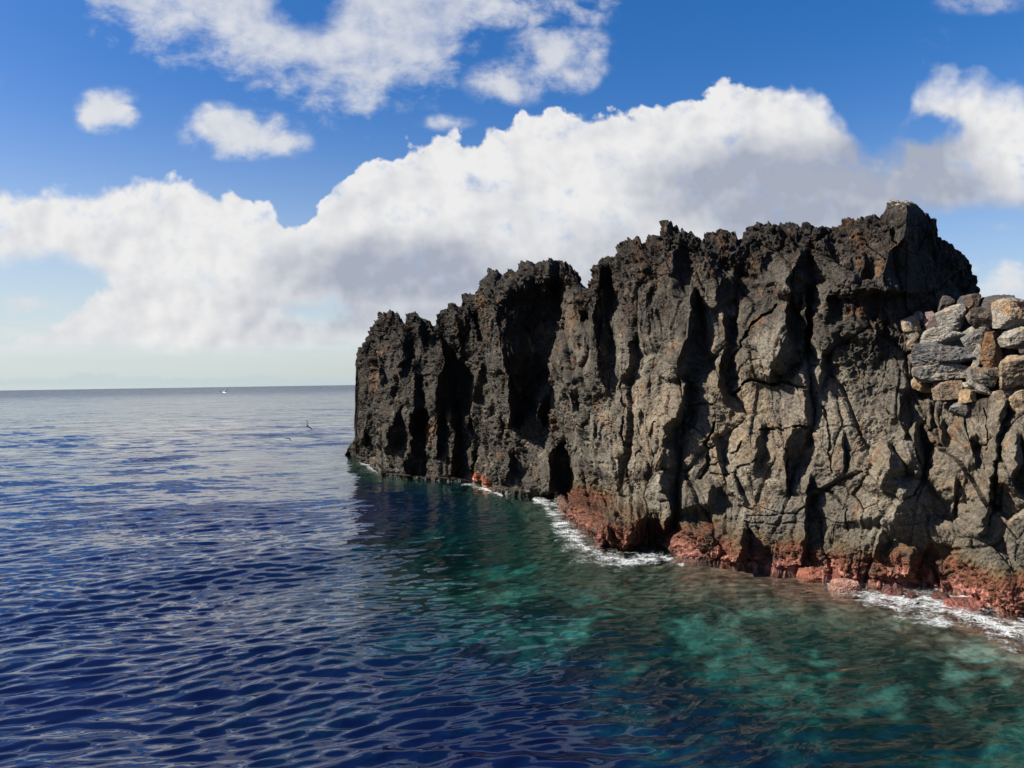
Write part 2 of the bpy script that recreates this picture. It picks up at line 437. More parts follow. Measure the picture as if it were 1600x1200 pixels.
# dark, sun-averted flanks and clefts: (spine of x, y, width), step in metres
STEPS = [
    ([(577, 592, 5), (579, 630, 14), (577, 685, 12)], 1.1), ([(631, 534, 12), (632, 550, 17), (627, 567, 8)], 0.8), ([(597, 533, 6), (600, 565, 8), (606, 592, 8)], .5),
    ([(635, 565, 10), (630, 590, 9)], .5), ([(650, 558, 9), (653, 590, 10)], .5), ([(651, 600, 13), (653, 640, 17), (648, 668, 13)], .9),
    ([(699, 552, 26), (702, 585, 44), (702, 622, 44), (698, 640, 34)], 1.7), ([(685, 632, 14), (686, 670, 10), (687, 705, 4)], .8), ([(712, 638, 13), (713, 690, 15), (714, 751, 12)], 1.0),
    ([(620, 643, 9), (622, 665, 23), (617, 692, 14)], 1.0), ([(648, 650, 13), (650, 685, 21), (652, 715, 22), (650, 747, 18)], 1.1), ([(634, 722, 12), (638, 747, 18)], .7),
    ([(574, 684, 8), (573, 702, 22), (570, 722, 16)], .9), ([(736, 655, 5), (738, 680, 10), (741, 700, 8), (738, 728, 5)], .6),
    ([(734, 490, 6), (744, 522, 12), (751, 550, 14), (755, 585, 11), (746, 625, 8)], .9), ([(722, 490, 5), (721, 530, 5), (722, 562, 4)], .3),
    ([(832, 448, 70), (829, 475, 100), (828, 500, 98), (822, 525, 76), (820, 555, 56), (811, 592, 38), (806, 632, 26), (803, 657, 10)], 2.6),
    ([(876, 512, 10), (873, 530, 30), (868, 560, 42), (862, 582, 40), (846, 612, 24), (843, 655, 9)], 1.0), ([(882, 420, 40), (885, 436, 42), (880, 455, 40)], 1.2),
    ([(915, 450, 15), (912, 478, 13), (908, 499, 5)], .6), ([(945, 425, 14), (942, 450, 24), (940, 480, 28), (942, 530, 30), (945, 575, 26), (950, 598, 34), (953, 616, 24)], 1.4),
    ([(898, 592, 15), (900, 612, 17), (904, 637, 9)], .7), ([(870, 697, 12), (871, 718, 25), (871, 768, 27)], 1.6), ([(934, 662, 5), (933, 686, 8)], .3), ([(799, 712, 8), (801, 746, 13)], .6),
    ([(965, 720, 26), (972, 745, 32), (980, 770, 22)], .8), ([(986, 530, 5), (986, 560, 11), (984, 592, 7)], .4),
    ([(1087, 465, 8), (1085, 500, 22), (1078, 540, 28), (1073, 568, 30), (1064, 590, 14), (1073, 596, 8), (1071, 630, 12), (1066, 650, 14), (1055, 675, 22), (1050, 700, 26), (1049, 735, 26), (1049, 770, 18), (1050, 805, 10), (1046, 828, 12)], 1.15),
    ([(1133, 498, 12), (1140, 530, 16), (1131, 570, 14), (1125, 600, 16), (1130, 617, 6)], .6), ([(1118, 683, 7), (1124, 715, 11), (1127, 738, 8)], .35),
    ([(1234, 484, 10), (1241, 515, 28), (1240, 545, 34), (1230, 565, 44), (1212, 588, 20)], .9), ([(1258, 462, 4), (1258, 540, 6), (1262, 572, 9), (1264, 612, 13), (1267, 650, 18), (1262, 694, 12)], .6),
    ([(1247, 670, 16), (1242, 695, 33), (1236, 720, 24), (1231, 740, 13), (1230, 759, 6)], .75), ([(1190, 670, 8), (1189, 690, 12), (1191, 710, 14), (1187, 727, 10)], .4),
    ([(1118, 764, 18), (1125, 780, 38), (1130, 793, 46)], .7), ([(1148, 744, 5), (1160, 760, 11), (1171, 778, 8)], .3),
    ([(1256, 400, 14), (1250, 420, 26), (1250, 440, 44), (1245, 460, 24)], .9), ([(1122, 412, 24), (1145, 435, 28), (1140, 460, 40), (1130, 477, 22)], .6),
    ([(1300, 466, 14), (1303, 492, 18)], .45), ([(1376, 505, 16), (1376, 530, 16)], .45), ([(1307, 520, 14), (1308, 530, 18)], .3), ([(1288, 555, 7), (1291, 577, 14), (1287, 602, 11)], .45),
    ([(1412, 630, 14), (1414, 655, 26), (1417, 677, 8)], .6), ([(1435, 668, 6), (1440, 700, 18), (1442, 725, 20), (1440, 752, 15)], .8), ([(1394, 703, 10), (1403, 730, 26), (1397, 756, 36)], .7),
    ([(1440, 760, 40), (1446, 785, 76), (1440, 812, 84)], 1.1), ([(1574, 638, 8), (1564, 680, 12), (1559, 720, 8), (1553, 750, 8), (1545, 790, 10), (1538, 832, 6)], .6),
    ([(1592, 690, 8), (1593, 725, 13), (1584, 748, 7), (1590, 765, 9)], .5), ([(1470, 663, 6), (1472, 692, 12)], .3),
    ([(1262, 755, 4), (1262, 800, 5), (1260, 850, 6), (1257, 895, 15)], .45), ([(1167, 832, 8), (1166, 855, 16), (1163, 886, 24)], .9),
    ([(1020, 810, 30), (1010, 835, 48), (1000, 856, 38)], .9), ([(955, 830, 12), (960, 858, 22)], .5), ([(1443, 862, 40), (1443, 902, 48)], .6), ([(1386, 833, 18), (1377, 865, 18)], .4),
    ([(1462, 316, 96), (1464, 366, 102), (1458, 385, 130), (1453, 425, 148), (1460, 455, 140)], 1.7), ([(1453, 430, 148), (1462, 460, 138), (1465, 500, 130), (1467, 560, 126), (1470, 606, 110)], .35),
    ([(1017, 420, 10), (1020, 445, 16), (1012, 470, 10)], .35), ([(1055, 395, 18), (1060, 420, 24)], .4), ([(1345, 400, 6), (1340, 430, 8)], .2), ([(1190, 400, 12), (1186, 425, 14)], .3), ([(1293, 375, 10), (1297, 395, 12)], .3),
    ([(660, 515, 10), (664, 545, 12)], .4), ([(760, 640, 6), (764, 670, 8)], .3), ([(925, 690, 8), (930, 730, 10)], .35), ([(1005, 640, 6), (1003, 675, 8)], .3), ([(1018, 690, 5), (1014, 740, 6)], .3), ([(1035, 710, 8), (1030, 745, 12)], .35),
    ([(1320, 690, 5), (1325, 730, 7)], .25), ([(1520, 690, 7), (1524, 720, 9)], .3), ([(1495, 760, 6), (1500, 800, 8)], .3), ([(1635, 650, 14), (1640, 800, 20)], .6), ([(1690, 600, 16), (1700, 800, 24)], .7),
]
# narrow joints: polyline, width, depth
JOINTS = [([(1115, 660), (1107, 680), (1104, 700), (1100, 725), (1090, 748)], 3.0, .22), ([(1137, 612), (1150, 603), (1168, 595), (1200, 600), (1256, 602)], 3.4, .34), ([(1134, 600), (1142, 565), (1160, 525), (1185, 495), (1212, 478)], 3.0, .25),
          ([(1186, 668), (1215, 666), (1258, 668)], 2.4, .15), ([(1072, 633), (1098, 632), (1110, 634)], 2, .1), ([(1140, 712), (1152, 700), (1158, 690)], 3, .14), ([(1098, 725), (1120, 720)], 2, .1),
          ([(1102, 738), (1130, 740), (1150, 738)], 2, .1), ([(1152, 732), (1175, 726), (1185, 720)], 2.2, .12), ([(1068, 660), (1078, 670), (1086, 680)], 2.2, .12), ([(1292, 640), (1300, 690), (1296, 735)], 2.2, .1),
          ([(1452, 640), (1450, 690), (1462, 740)], 2.4, .12), ([(1500, 640), (1512, 680), (1530, 700), (1540, 730)], 2.4, .12), ([(1255, 470), (1256, 560)], 2.2, .2), ([(1270, 765), (1300, 775), (1318, 790), (1322, 830)], 2.4, .12),
          ([(1022, 660), (1020, 720), (1016, 770)], 2, .14), ([(998, 668), (996, 720), (1000, 760)], 2.2, .14), ([(977, 560), (978, 640), (977, 700), (985, 745)], 2.4, .2), ([(1537, 640), (1542, 700)], 2, .1),
          ([(1168, 818), (1215, 822), (1258, 820)], 2, .07), ([(1170, 806), (1255, 808)], 2, .06), ([(1272, 808), (1330, 818)], 2, .07), ([(723, 575), (736, 575)], 2, .08), ([(660, 640), (668, 700), (664, 745)], 2, .12)]
# swellings (x, y, rx, ry, metres)
BULGES = [(1192, 545, 62, 68, .80), (1335, 500, 70, 95, .5), (1010, 470, 60, 90, .35), (960, 540, 30, 70, .2), (1400, 715, 34, 56, .45), (1375, 740, 50, 40, .35), (1500, 720, 55, 80, .3), (760, 600, 30, 90, .35), (600, 640, 28, 80, .4),
          (1105, 640, 40, 60, .25), (1180, 690, 60, 60, .25), (1310, 690, 60, 70, .2), (895, 480, 24, 60, .3), (670, 640, 12, 90, .3), (1590, 720, 30, 80, .4), (690, 700, 10, 50, .2), (1000, 720, 40, 70, .2), (900, 680, 40, 40, .25), (800, 720, 26, 40, .3)]


def relief(px, py):
    """metres the face stands forward of the mean face"""
    R = np.zeros(px.shape, F32)
    wx = 5.0 * fbm(px / 38, py / 55, 0 * px, 3, seed=3) + 2.0 * fbm(px / 9, py / 12, 0 * px, 2, seed=9)
    wy = 7.0 * fbm(px / 45, py / 45, 0 * px + 5, 2, seed=5)
    qx = (px + wx).astype(F32); qy = (py + wy).astype(F32)
    for pts, A in STEPS:
        p = np.array(pts, F32)
        y0, y1 = p[0, 1], p[-1, 1]
        x0 = (p[:, 0] - p[:, 2]).min() - 140; x1 = (p[:, 0] + p[:, 2]).max() + 100
        sel = (qx > x0) & (qx < x1) & (qy > y0 - 30) & (qy < y1 + 30)
        if not sel.any(): continue
        x = qx[sel]; y = qy[sel]
        c = np.interp(y, p[:, 1], p[:, 0]); w = np.interp(y, p[:, 1], p[:, 2])
        e = sstep(-16, 4, y - y0) * sstep(16, -4, y - y1)
        w = np.maximum(w, 3.0)
        xl = c - w / 2; xr = c + w / 2
        L = 1.5 * w + 18; L2 = 0.5 * w + 7
        t = np.clip((x - xl) / w, 0, 1)
        h = np.where(x < xl, 0.55 * np.clip(1 - (xl - x) / L, 0, 1) ** 1.3, np.where(x > xr, -.45 * np.clip(1 - (x - xr) / L2, 0, 1), 0.55 - t ** .8))
        R[sel] += (np.interp(x, [880, 960], [1.35, 1.08]) * A * e * h).astype(F32)
    for pts, w, dep in JOINTS:
        p = np.array(pts, F32)
        sel = (qx > p[:, 0].min() - 12) & (qx < p[:, 0].max() + 12) & (qy > p[:, 1].min() - 12) & (qy < p[:, 1].max() + 12)
        if not sel.any(): continue
        x = qx[sel]; y = qy[sel]; d = np.full(x.shape, 99, F32)
        for (ax, ay), (bx, by) in zip(p[:-1], p[1:]):
            vx, vy = bx - ax, by - ay
            t = np.clip(((x - ax) * vx + (y - ay) * vy) / (vx * vx + vy * vy), 0, 1)
            d = np.minimum(d, np.hypot(x - ax - t * vx, y - ay - t * vy))
        R[sel] -= dep * sstep(w, w * .3, d)
    for cx, cy, rx, ry, A in BULGES:
        r = np.sqrt(((qx - cx) / rx) ** 2 + ((qy - cy) / ry) ** 2)
        R += (A * np.clip(1 - r, 0, 1) ** .7 * sstep(0, .3, 1 - r)).astype(F32)
    return R


def waterline():
    px = np.arange(538, 2300, 4.0)
    x, y = on_water(px, interp(BASE, px))
    return np.stack([x, y], 1)


WL = waterline()


def shore_dist(x, y):
    d = np.full(np.shape(x), 1e9, F32)
    P = WL[::4]
    for (ax, ay), (bx, by) in zip(P[:-1], P[1:]):
        vx, vy = bx - ax, by - ay
        t = np.clip(((x - ax) * vx + (y - ay) * vy) / (vx * vx + vy * vy), 0, 1)
        d = np.minimum(d, np.hypot(x - ax - t * vx, y - ay - t * vy))
    return d


# ------------------------------------------------------------------ materials of the rock
def rock_material(name, bump=1.0, wet=True):
    m, nt, out = new_mat(name)
    b = nt.new('ShaderNodeBsdfPrincipled')
    nt.l.new(b.outputs[0], out.inputs[0])
    at = nt.new('ShaderNodeAttribute', attribute_name='Col')
    geo = nt.new('ShaderNodeNewGeometry')
    pos = geo.outputs['Position']
    n1 = nt.noise(pos, 9.0, 8, 0.7)
    n2 = nt.noise(pos, 42.0, 5, 0.65)
    n3 = nt.noise(pos, 17.0, 6, 0.7)
    v = nt.m('ADD', nt.m('MULTIPLY', nt.ss(n1, 0.25, 0.75), 0.7), nt.m('ADD', nt.m('MULTIPLY', nt.ss(n2, 0.32, 0.68), 0.55), nt.m('MULTIPLY', nt.ss(n3, 0.35, 0.68), 0.7)))
    v = nt.m('ADD', nt.m('MULTIPLY', v, 1.12), 0.02)
    c = nt.mix(1.0, at.outputs['Color'], nt.xyz(v, v, v), 'MULTIPLY')
    warm = nt.noise(pos, 3.1, 5, 0.6)
    c = nt.mix(nt.ss(warm, 0.52, 0.72, 0, 0.5), c, nt.mix(1.0, c, (1.35, 0.98, 0.66, 1), 'MULTIPLY'))
    nt.l.new(c, b.inputs['Base Color'])
    z = nt.new('ShaderNodeSeparateXYZ'); nt.l.new(pos, z.inputs[0])
    wetf = nt.ss(nt.m('ADD', z.outputs[2], nt.m('MULTIPLY', nt.m('SUBTRACT', n1, .5), .3)), 0.10, 0.40, 0.35, 0.9)
    nt.put(b.inputs['Roughness'], wetf if wet else 0.9)
    b.inputs['Specular IOR Level'].default_value = 0.25
    bp = nt.new('ShaderNodeBump'); bp.inputs['Strength'].default_value = 1.0 * bump; bp.inputs['Distance'].default_value = 0.03
    hgt = nt.m('ADD', nt.m('MULTIPLY', nt.noise(pos, 26, 6, 0.65), 1.0), nt.m('MULTIPLY', nt.noise(pos, 90, 3, 0.6), 0.35))
    nt.l.new(hgt, bp.inputs['Height'])
    nt.l.new(bp.outputs[0], b.inputs['Normal'])
    return m


ROCK = rock_material('volcanic_rock')


# ------------------------------------------------------------------ the headland itself
def blur(a, axis, r):
    a = np.moveaxis(a, axis, 0)
    p = np.concatenate([np.repeat(a[:1], r + 1, 0), a, np.repeat(a[-1:], r, 0)])
    c = np.cumsum(p, 0)
    return np.moveaxis((c[2 * r + 1:] - c[:-2 * r - 1]) / (2 * r + 1), 0, axis)


def build_headland():
    cols0 = np.concatenate([np.arange(538, 600, 0.8), np.arange(600, 2301, 1.6)])
    NF, NU, NB, C = 580, 16, 70, 1330
    t = np.linspace(0, 1, NF)[:, None]

    def survey(px):
        """face of the headland at a grid of picture columns: positions plus its crest and foot lines"""
        jag = 2.6 * fbm(px / 11, 0 * px, 0 * px, 2, .5, seed=21) * np.clip((px - 560) / 40, 0.25, 1) * np.where(px > 1525, .3, 1)
        ytop = interp(TOP, px) + jag
        ybase = np.maximum(interp(BASE, px), ytop + 3)
        yjoin = np.clip(interp(JOIN, px), ytop + 1, ybase - 1)
        py = ytop + t * (ybase - ytop)
        kx, kz = sight(px, py)
        dj = interp(DJOIN, px)
        _, kzb = sight(px, ybase)
        dw = -CAM_H / kzb
        lean = np.interp(px, [538, 600, 900, 1050, 1760], [.10, .06, .10, .16, .16])
        d_up = dj + lean * (CAM_H + kz * dj - 0.8) / (1 - kz * lean)
        tj = np.clip((py - yjoin) / np.maximum(ybase - yjoin, 1), 0, 1)
        d = np.where(py > yjoin, dj + (dw - dj) * (0.88 * np.clip(tj / .36, 0, 1) ** .9 + .12 * tj), d_up)
        R = relief(px, py)
        # room for the wall stones: the face steps back behind them
        rec = sstep(1418, 1446, px) * sstep(628, 612, py)
        R -= (rec * 0.35).astype(F32)
        R *= sstep(0, 10, ybase - py)                      # keep the measured waterline
        brow = np.clip(1 - (py - ytop) / 26, 0, 1)         # the crest rounds back
        d = d - R + 0.5 * brow ** 2
        return kx * d, d, CAM_H + kz * d, py, ytop, ybase, kx, kz

    # spread the columns evenly along the surface, so that steep flanks get their share
    P0 = np.repeat(cols0[None], NF, 0)
    Xa, Ya, Za = survey(P0)[:3]
    seg = np.sqrt(np.diff(Xa, axis=1) ** 2 + np.diff(Ya, axis=1) ** 2)
    seg = blur(seg, 0, 9)
    seg = np.minimum(seg / Ya[:, 1:], .02)
    wcol = np.where(cols0[1:] > 1640, .25, 1.0)[None]
    cdf = np.concatenate([np.zeros((NF, 1)), np.cumsum((seg + .25 * seg.mean(1, keepdims=True)) * wcol, 1)], 1)
    cdf /= cdf[:, -1:]
    lin = np.concatenate([[0], np.cumsum(np.diff(cols0) * wcol[0])]); lin /= lin[-1]
    cdf = .75 * cdf + .25 * lin[None]
    u = np.linspace(0, 1, C)
    px = np.stack([np.interp(u, cdf[r], cols0) for r in range(NF)])
    X, Y, Z, py, ytop2, ybase2, kx, kz = survey(px)
    d = Y; ytop = ytop2[0]; ybase = ybase2[-1]; cols = px[0]; colsb = px[-1]
    # under water: slopes out
    xs, ys, zs = [], [], []
    for k in range(1, NU + 1):
        u = k / NU
        dd = d[-1] - 1.6 * u ** 1.2
        xs.append(kx[-1] * dd); ys.append(dd); zs.append(Z[-1] - 3.2 * u ** 1.1)
    # over the top and down behind
    bx, by, bz = [], [], []
    thick = np.interp(cols, [538, 560, 600, 700, 1500, 1560, 1760, 2200, 2300], [1.0, 3.0, 5, 7, 8, 6, 6, 5, 1])
    for k in range(NB, 0, -1):
        u = (k / NB) ** 1.6
        dd = d[0] + thick * u * 1.25
        prof = np.where(u < .62, 0.10 * u, 0.062 + ((u - .62) / .38) ** 1.5)
        zz = Z[0] - prof * (Z[0] + 3)
        bx.append(kx[0] * dd); by.append(dd); bz.append(zz)
    X = np.concatenate([np.array(bx), X, np.array(xs)]).astype(F32)
    Y = np.concatenate([np.array(by), Y, np.array(ys)]).astype(F32)
    Z = np.concatenate([np.array(bz), Z, np.array(zs)]).astype(F32)
    PXg = np.concatenate([np.repeat(cols[None], NB, 0), px, np.repeat(colsb[None], NU, 0)])
    PYg = np.concatenate([np.repeat(ytop[None], NB, 0), py, np.repeat(ybase[None] + 3, NU, 0)])
    above = np.concatenate([np.zeros((NB, C)), py - ytop2, np.full((NU, C), 400.)])     # picture distance below the crest
    RW = NB + NF + NU

    def normals(X, Y, Z):
        V = np.stack([X, Y, Z], -1)
        du = np.gradient(V, axis=1); dv = np.gradient(V, axis=0)
        n = np.cross(dv, du); n /= np.maximum(np.linalg.norm(n, axis=-1, keepdims=True), 1e-9)
        return n
    N = normals(X, Y, Z)
    # smooth the normals a little so the fine relief does not fold
    for r_ in (9, 6):
        for ax in (0, 1):
            N = np.stack([blur(N[..., q], ax, r_) for q in range(3)], -1)
    N /= np.maximum(np.linalg.norm(N, axis=-1, keepdims=True), 1e-9)
    front = np.zeros((RW, 1), F32); front[NB:] = 1
    fix = np.array((-.72, -.66, .12), F32); fix /= np.linalg.norm(fix)
    wfix = np.concatenate([np.linspace(0, .55, NB), np.full(NF, .55), np.full(NU, .55)])[:, None, None]
    N = N * (1 - wfix) + fix * wfix
    N /= np.maximum(np.linalg.norm(N, axis=-1, keepdims=True), 1e-9)
    # ---- roughness of the rock
    x, y, z = X, Y, Z
    wX = fbm(x * .8, y * .8, z * .8, 3, seed=31) * .35; wZ = fbm(x * .8, y * .8, z * .8, 3, seed=37) * .35
    crag = np.clip(sstep(95, 10, above) + .9 * np.exp(-(((PXg - 1335) / 62) ** 2 + ((PYg - 500) / 85) ** 2) ** 2), 0, 1)
    crag = np.maximum(crag, .85 * sstep(.25, .7, fbm(x * .45, y * .45, z * .45, 2, seed=41) + .5 * np.exp(-(((PXg - 870) / 90) ** 2 + ((PYg - 680) / 70) ** 2))))
    smoothp = np.clip(np.exp(-(((PXg - 1165) / 110) ** 2 + ((PYg - 650) / 150) ** 2) ** 2) + np.exp(-(((PXg - 1500) / 110) ** 2 + ((PYg - 730) / 100) ** 2) ** 2)
                      + .7 * np.exp(-(((PXg - 1310) / 50) ** 2 + ((PYg - 690) / 80) ** 2) ** 2) + .7 * np.exp(-(((PXg - 905) / 30) ** 2 + ((PYg - 500) / 60) ** 2) ** 2), 0, 1)
    crag = crag * (1 - .8 * smoothp)
    far = np.clip(Y / 22, .8, 1.8)
    crag = np.maximum(crag, .75 * sstep(980, 780, PXg) * (.6 + .5 * fbm(x * .8, y * .8, z * .4, 2, seed=43)))
    # blocks with tilted faces, taller than wide
    # a coordinate along the cliff and one up it (running on over the top)
    tabx = np.arange(538, 2303, 2.0); dj = interp(DJOIN, tabx); sx = sight(tabx, 700 + 0 * tabx)[0] * dj
    arc = np.concatenate([[0], np.cumsum(np.hypot(np.diff(sx), np.diff(dj)))])
    uu = np.interp(PXg, tabx, arc)
    vv = z.astype(float).copy(); vv[:NB] = Z[NB][None] + (Y[:NB] - Y[NB][None])
    wu = .22 * fbm(x * .5, y * .5, z * .5, 2, seed=33); wv = .30 * fbm(x * .5, y * .5, z * .5, 2, seed=35)
    uu = uu + wu; vv = vv + wv
    n1 = facets(uu / 1.25, vv / 2.1, 1, .2)
    n2 = facets(uu / .58, vv / .95, 2, -.35)
    n3 = facets(uu / .25, vv / .46, 3, .5)
    n4 = facets(uu / .115, vv / .17, 4, -.4)
    n5 = facets(uu / .05, vv / .065, 5, .8)
    boul = np.exp(-(((PXg - 1195) / 58) ** 2 + ((PYg - 545) / 62) ** 2) ** 2)
    disp = .50 * n1 * (1 - .7 * boul) * np.where(PYg > 0, .35 + .65 * sstep(0, 95, above), 1) + .28 * n2 * (.8 + .3 * crag) * (.6 + .4 * sstep(0, 70, above)) * (1 - .35 * smoothp) + .145 * n3 * (.6 + .7 * crag) * (1 - .5 * smoothp) + .115 * n4 * (.6 + .8 * crag) + .060 * n5 * (.6 + .6 * crag)
    # joints: blocks offset against each other along straight breaks
    a1, a2, id1, t1 = worley(uu * .72, 0 * uu + .5, vv * .46, 1, True)
    disp += (.27 * (RJ[id1, 0] - .5) + .10 * t1) - .09 * sstep(.06, .0, a2 - a1)
    b1, b2, id2, t2 = worley(uu * 1.9, 0 * uu + 3.5, vv * .95, 2, True)
    disp += (.11 * (RJ[id2, 0] - .5) + .05 * t2) - .045 * sstep(.06, .0, b2 - b1)
    c1, c2, id3, t3 = worley(uu * 5.0, 0 * uu + 7.5, vv * 3.0, 3, True)
    disp += (.030 * (RJ[id3, 0] - .5) - .018 * sstep(.08, .0, c2 - c1)) * (.6 + .6 * crag)
    disp += .024 * fbm(x * 7, y * 7, z * 6, 4, .65, seed=71) * (.3 + 1.2 * crag)
    disp += .012 * fbm(x * 30, y * 30, z * 30, 2, .6, seed=81) * far
    # gas-bubble hollows
    p1, _, _ = worley(x * 4.2 + wX, y * 4.2, z * 4.2 + wZ, 4)
    disp -= .12 * sstep(.42, .18, p1) * crag
    p2, _, _ = worley(x * 11, y * 11, z * 11, 5)
    disp -= .040 * sstep(.42, .15, p2) * (.45 + .7 * crag)
    # lumps of clinker along the top
    l1, _, _ = worley(x * 2.2, y * 2.2, z * 2.2, 6)
    disp += .14 * sstep(.75, .1, l1) * sstep(60, 0, above)
    l2, _, _ = worley(x * 6, y * 6, z * 6, 11)
    disp += .05 * sstep(.8, .1, l2) * sstep(110, 10, above)
    # encrusted tidal ledge: knobbly
    low = sstep(1.1, .5, z) * sstep(865, 885, PXg)
    k1, _, _ = worley(x * 5, y * 5, z * 5, 7)
    k0, _, _ = worley(uu * 1.5, 0 * uu + .5, vv * 1.5 + .4 * uu, 12)
    disp = disp * (1 - .15 * low) + low * .42 * (.55 - k0) + low * (.16 * (.6 - k1) + .05 * fbm(x * 12, y * 12, z * 12, 3, .6, seed=91))
    # keep the far left edge and the bottom tidy
    disp *= np.clip((PXg - 540) / 30, .35, 1)
    disp *= .9 - .55 * np.exp(-(((PXg - 1412) / 42) ** 2 + (np.minimum(above, 300) / 60) ** 2) ** 2)
    X = X + N[..., 0] * disp; Y = Y + N[..., 1] * disp; Z = Z + N[..., 2] * disp

    # ---- colour of the rock
    def mixc(c, col, f):
        return c * (1 - f[..., None]) + np.array(col, F32) * f[..., None]
    big = fbm(x * .7, y * .7, z * .7, 4, .55, seed=101)
    med = fbm(x * 2.5, y * 2.5, z * 1.6, 4, .6, seed=111)
    c = np.zeros(X.shape + (3,), F32) + np.array((.080, .077, .070), F32)
    tanm = np.exp(-(((PXg - 1155) / 130) ** 2 + ((PYg - 660) / 85) ** 2) ** 1.3) + .62 * np.exp(-(((PXg - 1500) / 110) ** 2 + ((PYg - 720) / 120) ** 2)) + .45 * np.exp(-(((PXg - 1000) / 50) ** 2 + ((PYg - 670) / 90) ** 2)) + .5 * np.exp(-(((PXg - 1370) / 40) ** 2 + ((PYg - 740) / 40) ** 2))
    c = mixc(c, (.195, .163, .122), np.clip(tanm * (.76 + .7 * big) + .12 * med, 0, 1))
    c = mixc(c, (.165, .158, .140), sstep(.05, .5, big) * .6)
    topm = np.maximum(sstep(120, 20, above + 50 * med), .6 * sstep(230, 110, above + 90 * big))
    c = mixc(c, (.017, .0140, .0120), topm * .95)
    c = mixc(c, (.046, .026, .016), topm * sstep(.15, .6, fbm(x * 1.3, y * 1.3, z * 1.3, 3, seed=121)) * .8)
    c = mixc(c, (.030, .028, .027), np.exp(-(((PXg - 1340) / 70) ** 2 + ((PYg - 500) / 90) ** 2) ** 2) * .75)
    c = mixc(c, (.085, .083, .082), np.exp(-(((PXg - 1225) / 34) ** 2 + ((PYg - 625) / 42) ** 2) ** 2) * .7)
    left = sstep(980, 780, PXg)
    c = mixc(c, (.030, .0285, .025), left * .82)  # left end coloured darker, standing in for the shadows among its ridges
    rust = sstep(.42, .75, fbm(x * 1.9, y * 1.9, z * 1.5, 4, .6, seed=131))
    c = mixc(c, (.14, .070, .030), rust * .45)
    for cx, cy, rx, ry, f in [(672, 675, 10, 22, .8), (861, 660, 9, 16, .9), (1124, 602, 12, 9, .9), (600, 553, 4, 3, 1), (946, 655, 14, 12, .5), (700, 665, 6, 16, .6), (1287, 570, 5, 14, .8), (1300, 600, 8, 8, .6), (753, 475, 8, 22, .6), (1000, 610, 9, 14, .5), (900, 665, 8, 10, .5), (1505, 772, 12, 14, .45), (590, 590, 7, 30, .5), (895, 505, 7, 36, .4), (720, 505, 4, 12, .5)]:
        c = mixc(c, (.20, .115, .055), .6 * f * sstep(1.1, .4, np.sqrt(((PXg - cx) / rx) ** 2 + ((PYg - cy) / ry) ** 2) + .5 * med))
    pale = sstep(.45, .8, fbm(x * 3.1, y * 3.1, z * 2.2, 3, .6, seed=141)) * (1 - topm)
    c = mixc(c, (.27, .25, .21), pale * (.35 + .1 * left))
    lich = np.exp(-(((PXg - 1405) / 24) ** 2 + ((PYg - 316) / 6) ** 2)) * sstep(.1, .4, fbm(x * 7, y * 7, z * 7, 2, seed=151))
    c = mixc(c, (.45, .43, .38), np.clip(lich, 0, 1))
    # sea-washed zone: ochre weed, rust-red crust, pink coralline crust at the water
    nz = z + .16 * fbm(x * 2.2, y * 2.2, z * 2.2, 3, seed=161)
    tz = sstep(868, 890, PXg)
    hgt = np.interp(PXg, [870, 950, 1050, 1150, 1260, 1400, 1540, 1600], [.72, .80, .74, .55, .55, .66, .68, .72]) * (1.06 + .28 * fbm(x * .9, y * .9, 0 * x, 3, seed=171))
    dark_band = sstep(1.55, 1.0, nz / hgt) * sstep(.9, 1.15, nz / hgt) * tz
    c = mixc(c, (.088, .072, .045), dark_band * .5)
    ochre = sstep(1.15, .95, nz / hgt) * tz
    c = mixc(c, (.090, .060, .024), ochre * (.65 + .3 * med))
    red = sstep(.98, .72, nz / hgt + .1 * med) * tz
    c = mixc(c, (.115, .042, .025), red * .85)
    sp1, _, spid = worley(x * 16, y * 16, z * 16, 8)
    pink = sstep(.55, .25, nz / hgt + .22 * med) * tz * (.55 + .4 * sstep(-.2, .3, med)) * np.interp(PXg, [1000, 1080], [.45, 1])
    pc = np.where((RJ[spid, 0] > .62)[..., None], np.array((.40, .195, .175), F32), np.array((.14, .046, .038), F32))
    c = c * (1 - (pink * .9)[..., None]) + pc * (pink * .9)[..., None]
    dk = sstep(.05, .5, fbm(x * 1.7, y * 1.7, z * 1.7, 4, .6, seed=181)) * ochre
    c = mixc(c, (.040, .033, .026), dk * .7)
    rec2 = np.exp(-(((PXg - 752) / 17) ** 2) ** 3) * sstep(.42, .25, nz)
    c = mixc(c, (.24, .07, .035), np.clip(rec2, 0, 1) * .9)
    c = mixc(c, (.45, .28, .25), np.clip(rec2, 0, 1) * sstep(.16, .05, nz))
    c = np.clip(c * np.array((.74, .70, .62)), .006, .5)

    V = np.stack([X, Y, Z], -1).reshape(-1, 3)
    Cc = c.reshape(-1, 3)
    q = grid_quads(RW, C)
    # split the sheet into the parts one can point to
    qc = q[:, 0]
    fy = PYg.ravel()[qc]; fx_ = PXg.ravel()[qc]; isf = (np.repeat(front, C, 1).ravel()[qc] > 0)
    yj = interp(JOIN, fx_)
    part = np.zeros(len(q), int)
    part[(fy > yj) & isf & (fx_ > 868)] = 1
    bl = ((fx_ - 1192) / 58) ** 2 + ((fy - 547) / 62) ** 2 + .25 * perlin(fx_ / 14, fy / 14, 0 * fx_) < 1
    part[bl & isf & (fx_ < 1256)] = 2
    pinn = (fy > 664) & (fy < 772) & (fx_ > 1428 - (fy - 664) * .75) & (fx_ < 1432 + (fy - 664) * .12)
    part[pinn & isf] = 3
    root = link('rock_headland', None, label='tall dark volcanic rock headland rising out of the sea', cat='cliff')
